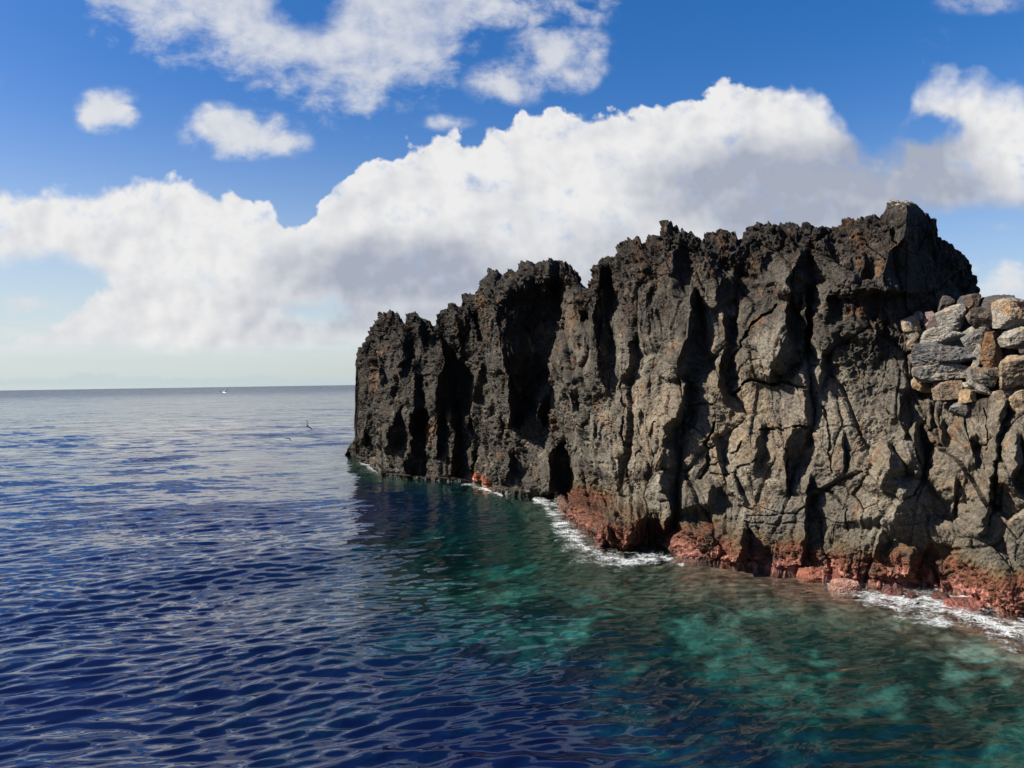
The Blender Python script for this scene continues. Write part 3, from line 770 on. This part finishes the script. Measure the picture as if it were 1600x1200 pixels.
    names = ['rock_face', 'tidal_ledge', 'boulder', 'pinnacle']
    labs = [None, 'red and pink crusted ledge along the waterline', 'grey pitted boulder wedged in the rock face', 'pointed sandy brown spur above the ledge']
    for k in range(4):
        qq = q[part == k]
        used = np.unique(qq)
        remap = np.zeros(len(V), np.int32); remap[used] = np.arange(len(used))
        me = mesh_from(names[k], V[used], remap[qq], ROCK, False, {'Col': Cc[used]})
        o = link(names[k], me, root)
        if labs[k]: o['label'] = labs[k]
    return


build_headland()

# ------------------------------------------------------------------ sea bed
def seabed_z(x, y):
    d = shore_dist(x, y)
    fy = np.interp(y, [10, 18, 25, 34], [1.0, 1.3, 2.6, 3.6])
    shelf = 1.5 * sstep(18, 15, y)
    dd = np.maximum(d - shelf, 0)
    z = -(0.28 + .06 * d + (2.0 * (1 - np.exp(-dd / 2.4)) + 0.40 * np.maximum(d - 4.6, 0) ** 1.2) * fy)
    z = z + .30 * fbm(x * .6, y * .6, 0 * x, 4, seed=201) * np.clip(d * .7, .2, 1.5)
    w1 = worley(x * .85, y * .85, 0 * x + .5, 21)[0]; w2 = worley(x * 2.1, y * 2.1, 0 * x + .5, 22)[0]
    z = z + (.22 * sstep(.75, .1, w1) + .12 * sstep(.75, .1, w2)) * np.clip(d * .4, .1, 1) * sstep(7.5, 4.5, d) * sstep(26, 20, y)
    z = np.minimum(z, -.12)
    return np.maximum(z, -14)


def build_seabed():
    gx = np.linspace(-16, 16, 520); gy = np.linspace(3, 48, 700)
    x, y = np.meshgrid(gx, gy)
    # light bends at the surface and lifts the bottom: it is laid at its apparent, smaller depth
    z = np.minimum(.36 * seabed_z(x, y), -.14)
    d = shore_dist(x, y)
    n = fbm(x * .55, y * .55, 0 * x, 4, .55, seed=211)
    n2 = fbm(x * 2.2, y * 2.2, 0 * x, 3, .6, seed=221)
    c = np.zeros(x.shape + (3,)) + np.array((.022, .024, .02))
    f = sstep(-.08, .42, n + .5 * n2)[..., None]
    c = c * (1 - f) + np.array((.145, .16, .135)) * f
    cell = RJ[worley(x * .85, y * .85, 0 * x + .5, 21)[2], 1]; cell2 = RJ[worley(x * 2.1, y * 2.1, 0 * x + .5, 22)[2], 1]
    c = c * (.45 + .75 * cell + .45 * cell2)[..., None]
    f = sstep(-.2, -.5, n)[..., None]
    c = c * (1 - f) + np.array((.014, .014, .013)) * f
    f = (sstep(2.8, 1.2, d + .8 * n))[..., None]
    c = c * (1 - f) + np.array((.15, .095, .07)) * f * (.7 + .5 * n2[..., None])
    m, nt, out = new_mat('seabed_rock')
    b = nt.new('ShaderNodeBsdfDiffuse'); nt.l.new(b.outputs[0], out.inputs[0])
    at = nt.new('ShaderNodeAttribute', attribute_name='Col')
    geo = nt.new('ShaderNodeNewGeometry')
    k = nt.noise(geo.outputs['Position'], 5, 6, .65, dist=.6)
    k = nt.ss(k, .3, .7, .35, 1.5)
    nt.l.new(nt.mix(1.0, at.outputs['Color'], nt.xyz(k, k, k), 'MULTIPLY'), b.inputs['Color'])
    me = mesh_from('seabed', np.stack([x, y, z], -1).reshape(-1, 3), grid_quads(*x.shape)[:, ::-1], m, True, {'Col': np.clip(c, 0.01, 1).reshape(-1, 3)})
    link('seabed', me, kind='structure')


build_seabed()

# ------------------------------------------------------------------ the sea
_wr = np.random.default_rng(5)
NW = 80
LAM = np.exp(_wr.uniform(np.log(.11), np.log(3.0), NW))
DIRW = math.radians(108) + _wr.normal(0, .44, NW)
SLOPE = np.exp(-((np.log(LAM) - np.log(.34)) / 1.0) ** 2)
SLOPE = SLOPE / np.sqrt((SLOPE ** 2).sum() / 2) * 0.19
LAM = np.concatenate([LAM, np.exp(_wr.uniform(np.log(3.0), np.log(16.0), 26))])
DIRW = np.concatenate([DIRW, math.radians(112) + _wr.normal(0, .38, 26)])
SLOPE = np.concatenate([SLOPE, _wr.uniform(.75, 1.25, 26) * .026 * (3.0 / LAM[NW:]) ** .9])
NW = len(LAM)
PHASE = _wr.uniform(0, 2 * np.pi, NW)


def waves(x, y, spacing):
    """height of the sea and the slope lost to the spacing of the mesh"""
    x = np.asarray(x, float); y = np.asarray(y, float)
    wx = x + .45 * perlin(x * .35, y * .35, 0 * x, 301) + .05 * perlin(x * 1.4, y * 1.4, 0 * x, 303)
    wy = y + .45 * perlin(x * .35, y * .35, 0 * x + 7, 302) + .05 * perlin(x * 1.4, y * 1.4, 0 * x + 7, 304)
    gust = 1 + .35 * fbm(x * .16, y * .16, 0 * x, 2, seed=305)
    h = np.zeros(x.shape, F32); lost = np.zeros(x.shape, F32)
    for lam, th, s, ph in zip(LAM, DIRW, SLOPE, PHASE):
        att = sstep(2.2, 5.0, lam / spacing)
        k = 2 * np.pi / lam
        q = np.sin(k * (math.cos(th) * wx + math.sin(th) * wy) + ph)
        h += (s / k * att * q).astype(F32)
        lost += (.5 * s * s * (1 - att * att)).astype(F32)
    return h * gust, np.sqrt(lost)


def calm(x, y):
    d = shore_dist(x, y)
    return .42 + .58 * sstep(2.0, 10.0, d)


def build_water():
    m, nt, out = new_mat('sea_water')
    gl = nt.new('ShaderNodeBsdfGlossy'); gl.inputs['Roughness'].default_value = 0.04
    tr = nt.new('ShaderNodeBsdfTransparent'); df = nt.new('ShaderNodeBsdfDiffuse')
    dep = nt.new('ShaderNodeAttribute', attribute_name='depth').outputs['Fac']
    lost = nt.new('ShaderNodeAttribute', attribute_name='lost').outputs['Fac']
    geo = nt.new('ShaderNodeNewGeometry')
    pos = geo.outputs['Position']
    # unresolved ripples
    mp = nt.new('ShaderNodeMapping'); nt.l.new(pos, mp.inputs[0]); mp.inputs['Rotation'].default_value = (0, 0, math.radians(-18)); mp.inputs['Scale'].default_value = (.45, 1, 1)
    r = nt.vm('SUBTRACT', nt.noise(mp.outputs[0], 2.0, 4, .6, color=True), (.5, .5, .5))
    r2 = nt.vm('SUBTRACT', nt.noise(mp.outputs[0], .22, 5, .6, color=True), (.5, .5, .5))
    r3 = nt.vm('SUBTRACT', nt.noise(mp.outputs[0], .03, 4, .6, color=True), (.5, .5, .5))
    rs = nt.vm('ADD', nt.vm('ADD', r, nt.vm('SCALE', r2, scale=.8)), nt.vm('SCALE', r3, scale=.25))
    micro = nt.vm('SUBTRACT', nt.noise(mp.outputs[0], 9.0, 3, .6, color=True), (.5, .5, .5))
    p = nt.vm('ADD', nt.vm('SCALE', rs, scale=nt.m('MULTIPLY', lost, nt.ss(nt.vm('LENGTH', pos), 200, 700, 3.4, 12.0))), nt.vm('SCALE', micro, scale=.20))
    p = nt.vm('MULTIPLY', p, (1, 1, 0))
    N = nt.vm('NORMALIZE', nt.vm('ADD', geo.outputs['Normal'], p))
    nt.l.new(N, gl.inputs['Normal'])
    ct = nt.m('ABSOLUTE', nt.vm('DOT_PRODUCT', N, geo.outputs['Incoming']))
    fr = nt.m('ADD', .02, nt.m('MULTIPLY', nt.m('POWER', nt.m('SUBTRACT', 1.0, ct, clamp=True), 3.9), .975))
    # colour of the water column

    def ex(k): return nt.m('EXPONENT', nt.m('MULTIPLY', dep, -k))
    tint = nt.xyz(ex(.50), ex(.17), ex(.175))
    nt.l.new(tint, tr.inputs['Color'])
    deepf = nt.ss(dep, 1.8, 5.6)
    body = nt.mix(deepf, (.0026, .021, .022, 1), (.0024, .0058, .038, 1))
    nt.l.new(body, df.inputs['Color'])
    opa = nt.m('SUBTRACT', 1.0, nt.m('EXPONENT', nt.m('MULTIPLY', dep, -.15)))
    mx = nt.new('ShaderNodeMixShader'); nt.l.new(opa, mx.inputs[0]); nt.l.new(tr.outputs[0], mx.inputs[1]); nt.l.new(df.outputs[0], mx.inputs[2])
    m2 = nt.new('ShaderNodeMixShader'); nt.l.new(fr, m2.inputs[0]); nt.l.new(mx.outputs[0], m2.inputs[1]); nt.l.new(gl.outputs[0], m2.inputs[2])
    nt.l.new(m2.outputs[0], out.inputs[0])
    ang = np.radians(np.concatenate([np.arange(-80, -38, .5), np.arange(-38, 38, .068), np.arange(38, 80.1, .5)]))
    rr = [3.0]
    while rr[-1] < 40000:
        r0 = rr[-1]
        rr.append(r0 + np.clip(r0 * r0 / 3196 * .5, .022, r0 * .25))
    rr = np.array(rr)
    sp = np.gradient(rr)
    R, A = np.meshgrid(rr, ang, indexing='ij')
    S = np.maximum(np.repeat(sp[:, None], len(ang), 1), R * np.gradient(ang)[None])
    x = R * np.sin(A); y = R * np.cos(A)
    h, lost = waves(x, y, S)
    nearm = R < 120
    ca = np.ones(x.shape); ca[nearm] = calm(x[nearm], y[nearm])
    h = h * ca
    depth = np.full(x.shape, 14.0)
    nm = (x > -16) & (x < 16) & (y > 3) & (y < 48)
    depth[nm] = -seabed_z(x[nm], y[nm])
    depth[~nm & nearm] = 9
    edge = np.clip(np.minimum(np.minimum(16 - np.abs(x), y - 3), 48 - y) / 4, 0, 1)
    depth = depth * edge + 14 * (1 - edge)
    me = mesh_from('sea', np.stack([x, y, h], -1).reshape(-1, 3), grid_quads(*x.shape)[:, ::-1], m, True, {'depth': np.clip(depth, .1, 20).ravel(), 'lost': (lost * np.clip(ca, .5, 1)).ravel()})
    link('sea', me, kind='structure')


build_water()


# ------------------------------------------------------------------ foam
def build_foam():
    m, nt, out = new_mat('sea_foam')
    df = nt.new('ShaderNodeBsdfDiffuse'); df.inputs['Color'].default_value = (.46, .49, .50, 1)
    tr = nt.new('ShaderNodeBsdfTransparent')
    geo = nt.new('ShaderNodeNewGeometry'); pos = geo.outputs['Position']
    mask = nt.new('ShaderNodeAttribute', attribute_name='mask').outputs['Fac']
    wob = nt.vm('SCALE', nt.vm('SUBTRACT', nt.noise(pos, 2.5, 3, .5, color=True), (.5, .5, .5)), scale=.7)
    pw = nt.vm('ADD', pos, wob)
    vo = nt.new('ShaderNodeTexVoronoi', feature='DISTANCE_TO_EDGE'); nt.l.new(pw, vo.inputs['Vector']); vo.inputs['Scale'].default_value = 4.2
    vo2 = nt.new('ShaderNodeTexVoronoi', feature='DISTANCE_TO_EDGE'); nt.l.new(pw, vo2.inputs['Vector']); vo2.inputs['Scale'].default_value = 12
    lace = nt.m('MAXIMUM', nt.ss(vo.outputs['Distance'], .13, .0), nt.m('MULTIPLY', nt.ss(vo2.outputs['Distance'], .2, .0), .75))
    bl = nt.noise(pos, .75, 4, .6)
    fr2 = nt.noise(pos, 3.0, 9, .72, dist=.9)
    f = nt.m('ADD', nt.m('ADD', nt.m('MULTIPLY', lace, .45), nt.m('MULTIPLY', nt.m('SUBTRACT', fr2, .5), 2.4)), nt.m('ADD', nt.m('MULTIPLY', nt.m('SUBTRACT', bl, .5), 1.8), nt.m('MULTIPLY', nt.m('SUBTRACT', mask, .88), 1.2)))
    a = nt.ss(f, -.05, .85, 0, .85)
    mx = nt.new('ShaderNodeMixShader'); nt.l.new(a, mx.inputs[0]); nt.l.new(tr.outputs[0], mx.inputs[1]); nt.l.new(df.outputs[0], mx.inputs[2])
    nt.l.new(mx.outputs[0], out.inputs[0])
    strips = [[(828, 780, 8), (850, 788, 18), (866, 808, 44), (890, 836, 48), (913, 856, 38), (945, 872, 24), (985, 876, 18), (1030, 872, 14), (1075, 884, 8)],
              [(1285, 908, 8), (1330, 922, 22), (1385, 938, 40), (1440, 950, 46), (1490, 952, 44), (1535, 972, 36), (1570, 988, 40), (1610, 994, 38), (1700, 1022, 36)],
              [(715, 757, 2), (742, 759, 5), (766, 766, 5), (790, 778, 3)], [(556, 722, 2), (566, 726, 5), (578, 730, 5), (588, 738, 3), (594, 745, 2)]]
    VV, QQ, MM = [], [], []; off = 0
    for s in strips:
        p = np.array(s, float)
        L = np.concatenate([[0], np.cumsum(np.hypot(np.diff(p[:, 0]), np.diff(p[:, 1])))])
        n = max(int(L[-1] / 1.2), 8); u = np.linspace(0, L[-1], n)
        cx = np.interp(u, L, p[:, 0]); cy = np.interp(u, L, p[:, 1]); w = np.interp(u, L, p[:, 2])
        v = np.linspace(-1, 1, 41)
        PXs = np.repeat(cx[:, None], 41, 1); PYs = cy[:, None] + v[None] * w[:, None] * 1.5
        x, y = on_water(PXs, PYs)
        h, _ = waves(x, y, np.full(x.shape, .06))
        h = h * calm(x, y)
        mk = (1 - np.abs(v)[None]) ** 1.0 * sstep(0, 8, u)[:, None] * sstep(0, 8, L[-1] - u)[:, None] * np.ones_like(x)
        lump = np.clip(fbm(x * 3, y * 3, 0 * x, 4, .6, seed=401) + .1, 0, 1)
        z = h + .012 + .03 * lump * mk
        VV.append(np.stack([x, y, z], -1).reshape(-1, 3)); QQ.append(grid_quads(n, 41)[:, ::-1] + off); MM.append(mk.ravel()); off += n * 41
    me = mesh_from('sea_foam', np.concatenate(VV), np.concatenate(QQ), m, True, {'mask': np.concatenate(MM)})
    link('sea_foam', me, label='white foam swirling against the foot of the rock', cat='foam', kind='stuff')


build_foam()


# ------------------------------------------------------------------ stones
def ico(sub):
    bm_ = bpy.data.meshes.new('tmp')
    import bmesh
    b = bmesh.new(); bmesh.ops.create_icosphere(b, subdivisions=sub, radius=1.0); b.to_mesh(bm_); b.free()
    v = np.zeros(len(bm_.vertices) * 3, F32); bm_.vertices.foreach_get('co', v)
    f = np.zeros(len(bm_.polygons) * 3, np.int32); bm_.polygons.foreach_get('vertices', f)
    bpy.data.meshes.remove(bm_)
    return v.reshape(-1, 3), f.reshape(-1, 3)


IV, IF = ico(6)


def stone_mesh(name, dims, seed, col, col2=None, cuts=13, rough=.05, boxy=.55, mat=None):
    """an angular stone: a rounded block trimmed by random planes, with a rough skin; dims are its full sizes in metres"""
    r = np.random.default_rng(seed)
    v = IV.copy()
    # towards a block
    mx = np.abs(v).max(1, keepdims=True)
    v = v * (1 - boxy) + (v / mx * .86) * boxy
    for _ in range(cuts):
        n = r.normal(size=3); n /= np.linalg.norm(n)
        dd = r.uniform(.60, .92)
        over = np.maximum(v @ n - dd, 0)
        v = v - over[:, None] * n[None] * .97
    ext = v.max(0) - v.min(0); v = (v - (v.max(0) + v.min(0)) / 2) / ext
    V = v * np.array(dims)
    s = 1.0 / max(dims) * 1.6
    q = V * 1.0
    nn = v / np.maximum(np.linalg.norm(v, axis=1, keepdims=True), 1e-6)
    o = seed * 3.7
    d = rough * max(dims) * (.55 * fbm(q[:, 0] * 5 + o, q[:, 1] * 5, q[:, 2] * 5, 4, .6, seed=seed % 50) + .5 * (ridged(q[:, 0] * 9 + o, q[:, 1] * 9, q[:, 2] * 14, 3, .5, seed=3) - .8) * .6)
    V = V + nn * d[:, None]
    m1 = sstep(-.1, .5, fbm(q[:, 0] * 4 + o, q[:, 1] * 4, q[:, 2] * 4, 3, .6, seed=7))[:, None]
    c = np.array(col)[None] * (1 - m1) + np.array(col2 if col2 is not None else [k * .8 for k in col])[None] * m1
    me = mesh_from(name, V, IF, mat or STONE, False, {'Col': c * .66})
    return me


STONE = rock_material('wall_stone_rock', .7, wet=False)
PALE = (.225, .21, .178); GREY = (.13, .127, .118); TAN = (.24, .185, .12); DARK = (.062, .055, .050); RUST = (.145, .078, .036); PURP = (.135, .098, .088); BRN = (.13, .098, .068)
# x, y, w, h in picture units; turn; depth behind the wall face; colours; label when it stands out
STONES = [
    (1424, 509, 23, 25, -20, .0, TAN, GREY, None), (1439, 498, 24, 15, 32, .10, DARK, PALE, 'thin dark slab tilted on its edge'), (1456, 503, 19, 29, 4, .05, PURP, PURP, 'upright purple brown stone'),
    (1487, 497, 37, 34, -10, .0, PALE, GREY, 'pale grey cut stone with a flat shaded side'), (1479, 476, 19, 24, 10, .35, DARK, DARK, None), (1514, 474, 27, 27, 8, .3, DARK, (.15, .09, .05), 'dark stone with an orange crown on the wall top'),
    (1536, 497, 41, 30, 4, .05, BRN, DARK, 'dark brown knobbly stone'), (1557, 476, 46, 26, -6, .4, DARK, DARK, None), (1584, 489, 48, 42, 0, .05, PALE, (.25, .17, .10), 'large tan stone with orange stain on the wall top'),
    (1475, 527, 62, 29, -3, .0, PALE, PALE, 'long pale smooth stone'), (1527, 526, 38, 30, -32, .1, GREY, PALE, 'mottled grey stone leaning to one side'), (1427, 524, 16, 17, 15, .05, PALE, TAN, None), (1426, 540, 15, 15, 0, .05, TAN, PALE, None),
    (1442, 522, 19, 17, -30, .2, DARK, GREY, None), (1435, 561, 26, 28, 30, .2, PURP, DARK, None), (1476, 556, 80, 33, 2, -.03, (.105, .105, .104), (.085, .085, .085), 'long dark grey stone block'), (1549, 551, 27, 57, 6, .1, RUST, BRN, 'upright rust orange stone wedged on end'),
    (1531, 552, 19, 19, -40, .12, PALE, TAN, None), (1526, 569, 12, 17, 20, .12, PALE, GREY, None), (1589, 527, 46, 28, -16, .05, PALE, TAN, 'pale slab sloping down to one side'), (1600, 543, 18, 16, 0, .15, PURP, GREY, None), (1593, 580, 54, 44, -8, .0, TAN, BRN, 'large flat faced tan stone'),
    (1471, 584, 74, 23, -4, .0, (.22, .19, .15), GREY, 'flaky layered stone'), (1442, 602, 27, 20, 4, .03, TAN, RUST, None), (1480, 609, 38, 27, -6, .0, (.18, .135, .095), BRN, None), (1511, 618, 22, 18, -10, .02, (.26, .18, .10), TAN, None),
    (1531, 590, 38, 27, 15, .15, GREY, TAN, None), (1531, 608, 36, 11, 32, .05, PALE, DARK, 'thin pale slab sloping down'), (1508, 603, 11, 10, 0, .1, PALE, PALE, None), (1551, 579, 36, 15, 6, .15, BRN, DARK, None), (1565, 624, 31, 25, -12, .05, BRN, PALE, None), (1580, 606, 22, 22, 20, .15, BRN, GREY, None),
    (1594, 618, 27, 22, 0, .08, TAN, GREY, None), (1599, 641, 34, 29, 10, .05, (.2, .17, .115), TAN, None), (1503, 637, 28, 22, 15, .05, GREY, BRN, None), (1428, 598, 8, 11, 0, .1, PALE, GREY, None),
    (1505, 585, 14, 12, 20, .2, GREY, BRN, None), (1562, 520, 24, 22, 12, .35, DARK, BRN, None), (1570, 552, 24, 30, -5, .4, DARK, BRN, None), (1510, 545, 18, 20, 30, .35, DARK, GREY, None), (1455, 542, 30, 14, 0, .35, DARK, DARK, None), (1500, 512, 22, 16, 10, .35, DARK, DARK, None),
    (1630, 485, 44, 40, 8, .05, BRN, GREY, None), (1672, 490, 42, 38, -10, .05, PALE, GREY, None), (1632, 530, 46, 36, -4, .05, GREY, TAN, None), (1680, 532, 54, 38, 6, .05, TAN, BRN, None), (1645, 578, 52, 44, 3, .05, BRN, GREY, None), (1698, 582, 50, 44, -6, .05, GREY, PALE, None), (1632, 625, 42, 36, 0, .05, TAN, BRN, None), (1682, 632, 54, 40, 6, .05, GREY, BRN, None),
    (1714, 484, 40, 36, 4, .05, TAN, GREY, None), (1730, 530, 46, 40, -6, .05, GREY, BRN, None), (1742, 584, 46, 44, 0, .05, BRN, GREY, None), (1732, 636, 50, 42, 4, .05, TAN, GREY, None),
]


_sr = np.random.default_rng(31)
for _row, _y in enumerate((486, 533, 585, 638)):
    _x = 1766 + 14 * _row
    while _x < 2170:
        _w = _sr.uniform(42, 74)
        STONES.append((_x + _w / 2, _y + _sr.uniform(-4, 4) - (_x - 1766) * .01, _w, _sr.uniform(40, 50), _sr.uniform(-8, 8), .05, [TAN, GREY, PALE, BRN][_sr.integers(4)], [GREY, BRN, TAN][_sr.integers(3)], None))
        _x += _w


def wall_depth(px, py):
    kx, kz = sight(px, py)
    dj = float(interp(DJOIN, px))
    return dj + .16 * (CAM_H + kz * dj - .8) / (1 - kz * .16)


def build_wall():
    px0 = 1500; d0 = wall_depth(px0, 640); kx, kz = sight(px0, 640)
    root = link('dry_stone_wall', None, label='dry stone wall of rough pale and dark stones on the rock shoulder', cat='wall')
    root.location = (float(kx) * d0, d0, CAM_H + float(kz) * d0)
    bpy.context.view_layer.update()
    yaw = math.atan2(12.4 - 15.4, (1760 - 800) / FOC * 12.4 - (1400 - 800) / FOC * 15.4)     # run of the wall
    for i, (px, py, w, h, rot, back, c1, c2, lab) in enumerate(STONES):
        d = wall_depth(px, 600) - .12 + back
        kx, kz = sight(px, py)
        k = d / FOC
        deep = max(.32, min(.6, w * k * .75))
        ww = w * k * 1.16; hh = h * k * 1.17
        me = stone_mesh('stone', (ww, deep, hh), 500 + i, c1, c2, cuts=10 + i % 5, rough=.05, boxy=.8)
        o = bpy.data.objects.new('stone', me); COL.objects.link(o)
        o.parent = root
        d += deep * .3
        o.location = Vector((float(kx) * d, d, CAM_H + float(kz) * d)) - root.location
        o.rotation_euler = (random.uniform(-.08, .08), -math.radians(-rot), yaw * .45 + random.uniform(-.25, .25))
        if lab: o['label'] = lab


build_wall()


def build_wet_rocks():
    rocks = [(1276, 896, 44, 14, (.24, .085, .05), 'low red crusted rock at the foot of the split ledge'), (1328, 918, 46, 18, (.33, .18, .14), 'rounded pink rock with a small wave washing over it'),
             (1397, 926, 28, 14, (.12, .045, .035), 'dark red rock awash in the white foam, nearest the rounded pink rock'), (1424, 933, 22, 10, (.10, .04, .035), 'smallest dark wet rock among the foam'),
             (1474, 935, 24, 14, (.14, .06, .045), 'dark red wet rock between foam patches, in front of the ledge'), (1512, 950, 60, 16, (.22, .08, .06), 'broad flat red rock sloping into the foam below the wall')]
    for i, (px, py, w, h, c, lab) in enumerate(rocks):
        x, y = on_water(px, py + h * .25)
        x = float(x); y = float(y)
        k = y / FOC
        me = stone_mesh('wet_rock', (w * k * 1.15, w * k * .9, h * k * 2.2), 900 + i, c, [q * .6 for q in c], cuts=8, rough=.06, boxy=.3, mat=ROCK)
        o = link('wet_rock', me, None, lab, 'rock', 'wet rocks awash at the foot of the headland')
        o.location = (x, y + w * k * .3, -h * k * .25)
        o.rotation_euler = (0, 0, random.uniform(-.4, .4))


build_wet_rocks()


# ------------------------------------------------------------------ a tuft of dry scrub in the notch of the crest
def build_scrub():
    r = np.random.default_rng(77)
    V, Q = [], []
    for _ in range(260):
        a = r.uniform(0, 2 * np.pi); t = abs(r.normal(0, .75)); L = r.uniform(.10, .24)
        base = np.array([r.normal(0, .09), r.normal(0, .07), r.uniform(-.06, .03)])
        dr = np.array([math.cos(a) * math.sin(t), math.sin(a) * math.sin(t), math.cos(t)])
        side = np.cross(dr, r.normal(size=3)); side /= np.linalg.norm(side)
        n = len(V)
        V += [base - side * .008, base + side * .008, base + dr * L + side * .003 - np.array([0, 0, .02]), base + dr * L - side * .003 - np.array([0, 0, .02])]
        Q.append((n, n + 1, n + 2, n + 3))
    m, nt, out = new_mat('dry_scrub')
    b = nt.new('ShaderNodeBsdfDiffuse'); nt.l.new(b.outputs[0], out.inputs[0])
    geo = nt.new('ShaderNodeNewGeometry')
    nt.l.new(nt.mix(nt.noise(geo.outputs['Position'], 20, 2), (.05, .035, .022, 1), (.14, .095, .06, 1)), b.inputs['Color'])
    o = link('dry_shrub', mesh_from('dry_shrub', np.array(V), np.array(Q), m, False), None, 'small dry brown shrub in a notch on the rock crest', 'shrub')
    kx, kz = sight(631, 512); d = 35.4
    o.location = (float(kx) * d, d, CAM_H + float(kz) * d)


build_scrub()

# ------------------------------------------------------------------ sea birds
def bird_mesh(name, span, wing_up, dark, sweep=.25, bank=0.0, mats=None):
    """body, tail and wings of a bird in flight as one closed mesh; +Y is forward"""
    import bmesh
    bm = bmesh.new()
    L = span * .42
    prof = [(-.50, .010, .0), (-.42, .05, .0), (-.25, .085, .0), (0, .115, -.01), (.2, .11, -.005), (.33, .075, .012), (.42, .062, .022), (.50, .048, .02), (.55, .018, .008), (.62, .006, -.004)]
    rings = []
    for (t, r, z) in prof:
        ring = []
        for k in range(10):
            a = 2 * math.pi * k / 10
            ring.append(bm.verts.new((r * L * math.cos(a), t * L, z * L + r * L * .85 * math.sin(a))))
        rings.append(ring)
    for a, b in zip(rings[:-1], rings[1:]):
        for k in range(10): bm.faces.new((a[k], a[(k + 1) % 10], b[(k + 1) % 10], b[k]))
    bm.faces.new(rings[0][::-1]); bm.faces.new(rings[-1])
    # tail fan
    tv = [bm.verts.new(v) for v in ((-.05 * L, -.42 * L, .01 * L), (.05 * L, -.42 * L, .01 * L), (.13 * L, -.78 * L, .0), (0, -.72 * L, .0), (-.13 * L, -.78 * L, .0),
                                    (-.05 * L, -.42 * L, -.02 * L), (.05 * L, -.42 * L, -.02 * L))]
    bm.faces.new((tv[0], tv[4], tv[3], tv[2], tv[1])); bm.faces.new((tv[5], tv[6], tv[2], tv[3], tv[4])); bm.faces.new((tv[0], tv[5], tv[4])); bm.faces.new((tv[1], tv[2], tv[6]))
    for s in (-1, 1):
        secs = []
        for (u, ch, y0, lift) in [(0.04, .36, .12, .02), (.25, .34, .17, .30), (.5, .30, .20, .50), (.72, .21, .10, .52), (.9, .12, -.04, .46), (1.0, .02, -.16, .40)]:
            X = s * u * span / 2 * math.cos(wing_up * lift * 1.2)
            Zt = u * span / 2 * math.sin(wing_up) * (lift / .5) * .9
            yf = (y0 + .1) * L * 1.2; yb = yf - ch * L * 1.25
            th = .035 * L * (1.05 - u)
            secs.append([bm.verts.new((X, yf, Zt)), bm.verts.new((X, yf - ch * L * .3, Zt + th)), bm.verts.new((X, yb, Zt)), bm.verts.new((X, yf - ch * L * .3, Zt - th * .3))])
        for a, b in zip(secs[:-1], secs[1:]):
            for k in range(4):
                f = (a[k], a[(k + 1) % 4], b[(k + 1) % 4], b[k])
                fc = bm.faces.new(f if s > 0 else f[::-1]); fc.material_index = 1
        bm.faces.new(secs[-1]).material_index = 1; bm.faces.new(secs[0]).material_index = 1
    bmesh.ops.recalc_face_normals(bm, faces=bm.faces)
    me = bpy.data.meshes.new(name); bm.to_mesh(me); bm.free()
    for f in me.polygons: f.use_smooth = True
    for m in mats: me.materials.append(m)
    return me


def feather(name, col):
    m, nt, out = new_mat(name)
    b = nt.new('ShaderNodeBsdfPrincipled'); nt.l.new(b.outputs[0], out.inputs[0])
    geo = nt.new('ShaderNodeNewGeometry')
    k = nt.ss(nt.noise(geo.outputs['Position'], 25, 3, .5), .3, .7, .8, 1.15)
    nt.l.new(nt.mix(1.0, col + (1,), nt.xyz(k, k, k), 'MULTIPLY'), b.inputs['Base Color'])
    b.inputs['Roughness'].default_value = .8
    return m


WHITEF = feather('white_feathers', (.80, .80, .78)); GREYF = feather('slate_wing_feathers', (.16, .165, .18)); DARKF = feather('sooty_feathers', (.022, .02, .018))
for (px, py, d, span, up, mats, yaw, roll, pitch, lab) in [
    (350, 613.5, 66, 1.15, .55, (WHITEF, GREYF), 62, -12, 5, 'white gull with dark grey wings flying just below the horizon'),
    (480, 666, 38, .62, .6, (DARKF, DARKF), 195, -60, 38, 'dark seabird with one wing raised upright over the water, nearer the rock'),
    (453, 686, 38, .60, -.5, (DARKF, DARKF), 165, -28, 30, 'dark seabird with drooped bent wings low over the water')]:
    me = bird_mesh('seabird', span, up, True, mats=mats)
    kx, kz = sight(px, py)
    o = link('seabird', me, None, lab, 'bird', 'seabirds flying low over the sea')
    o.location = (float(kx) * d, d, CAM_H + float(kz) * d)
    o.rotation_euler = (math.radians(pitch), math.radians(roll), math.radians(yaw))

# ------------------------------------------------------------------ output
scene.render.engine = 'CYCLES'
scene.cycles.use_denoising = True
scene.cycles.max_bounces = 6
scene.cycles.transparent_max_bounces = 12
scene.cycles.sample_clamp_indirect = 4
scene.cycles.sample_clamp_direct = 12
scene.cycles.caustics_reflective = False
scene.cycles.caustics_refractive = False
scene.view_settings.view_transform = 'Standard'
scene.view_settings.look = 'None'
scene.view_settings.exposure = EXPO
scene.view_settings.gamma = 1
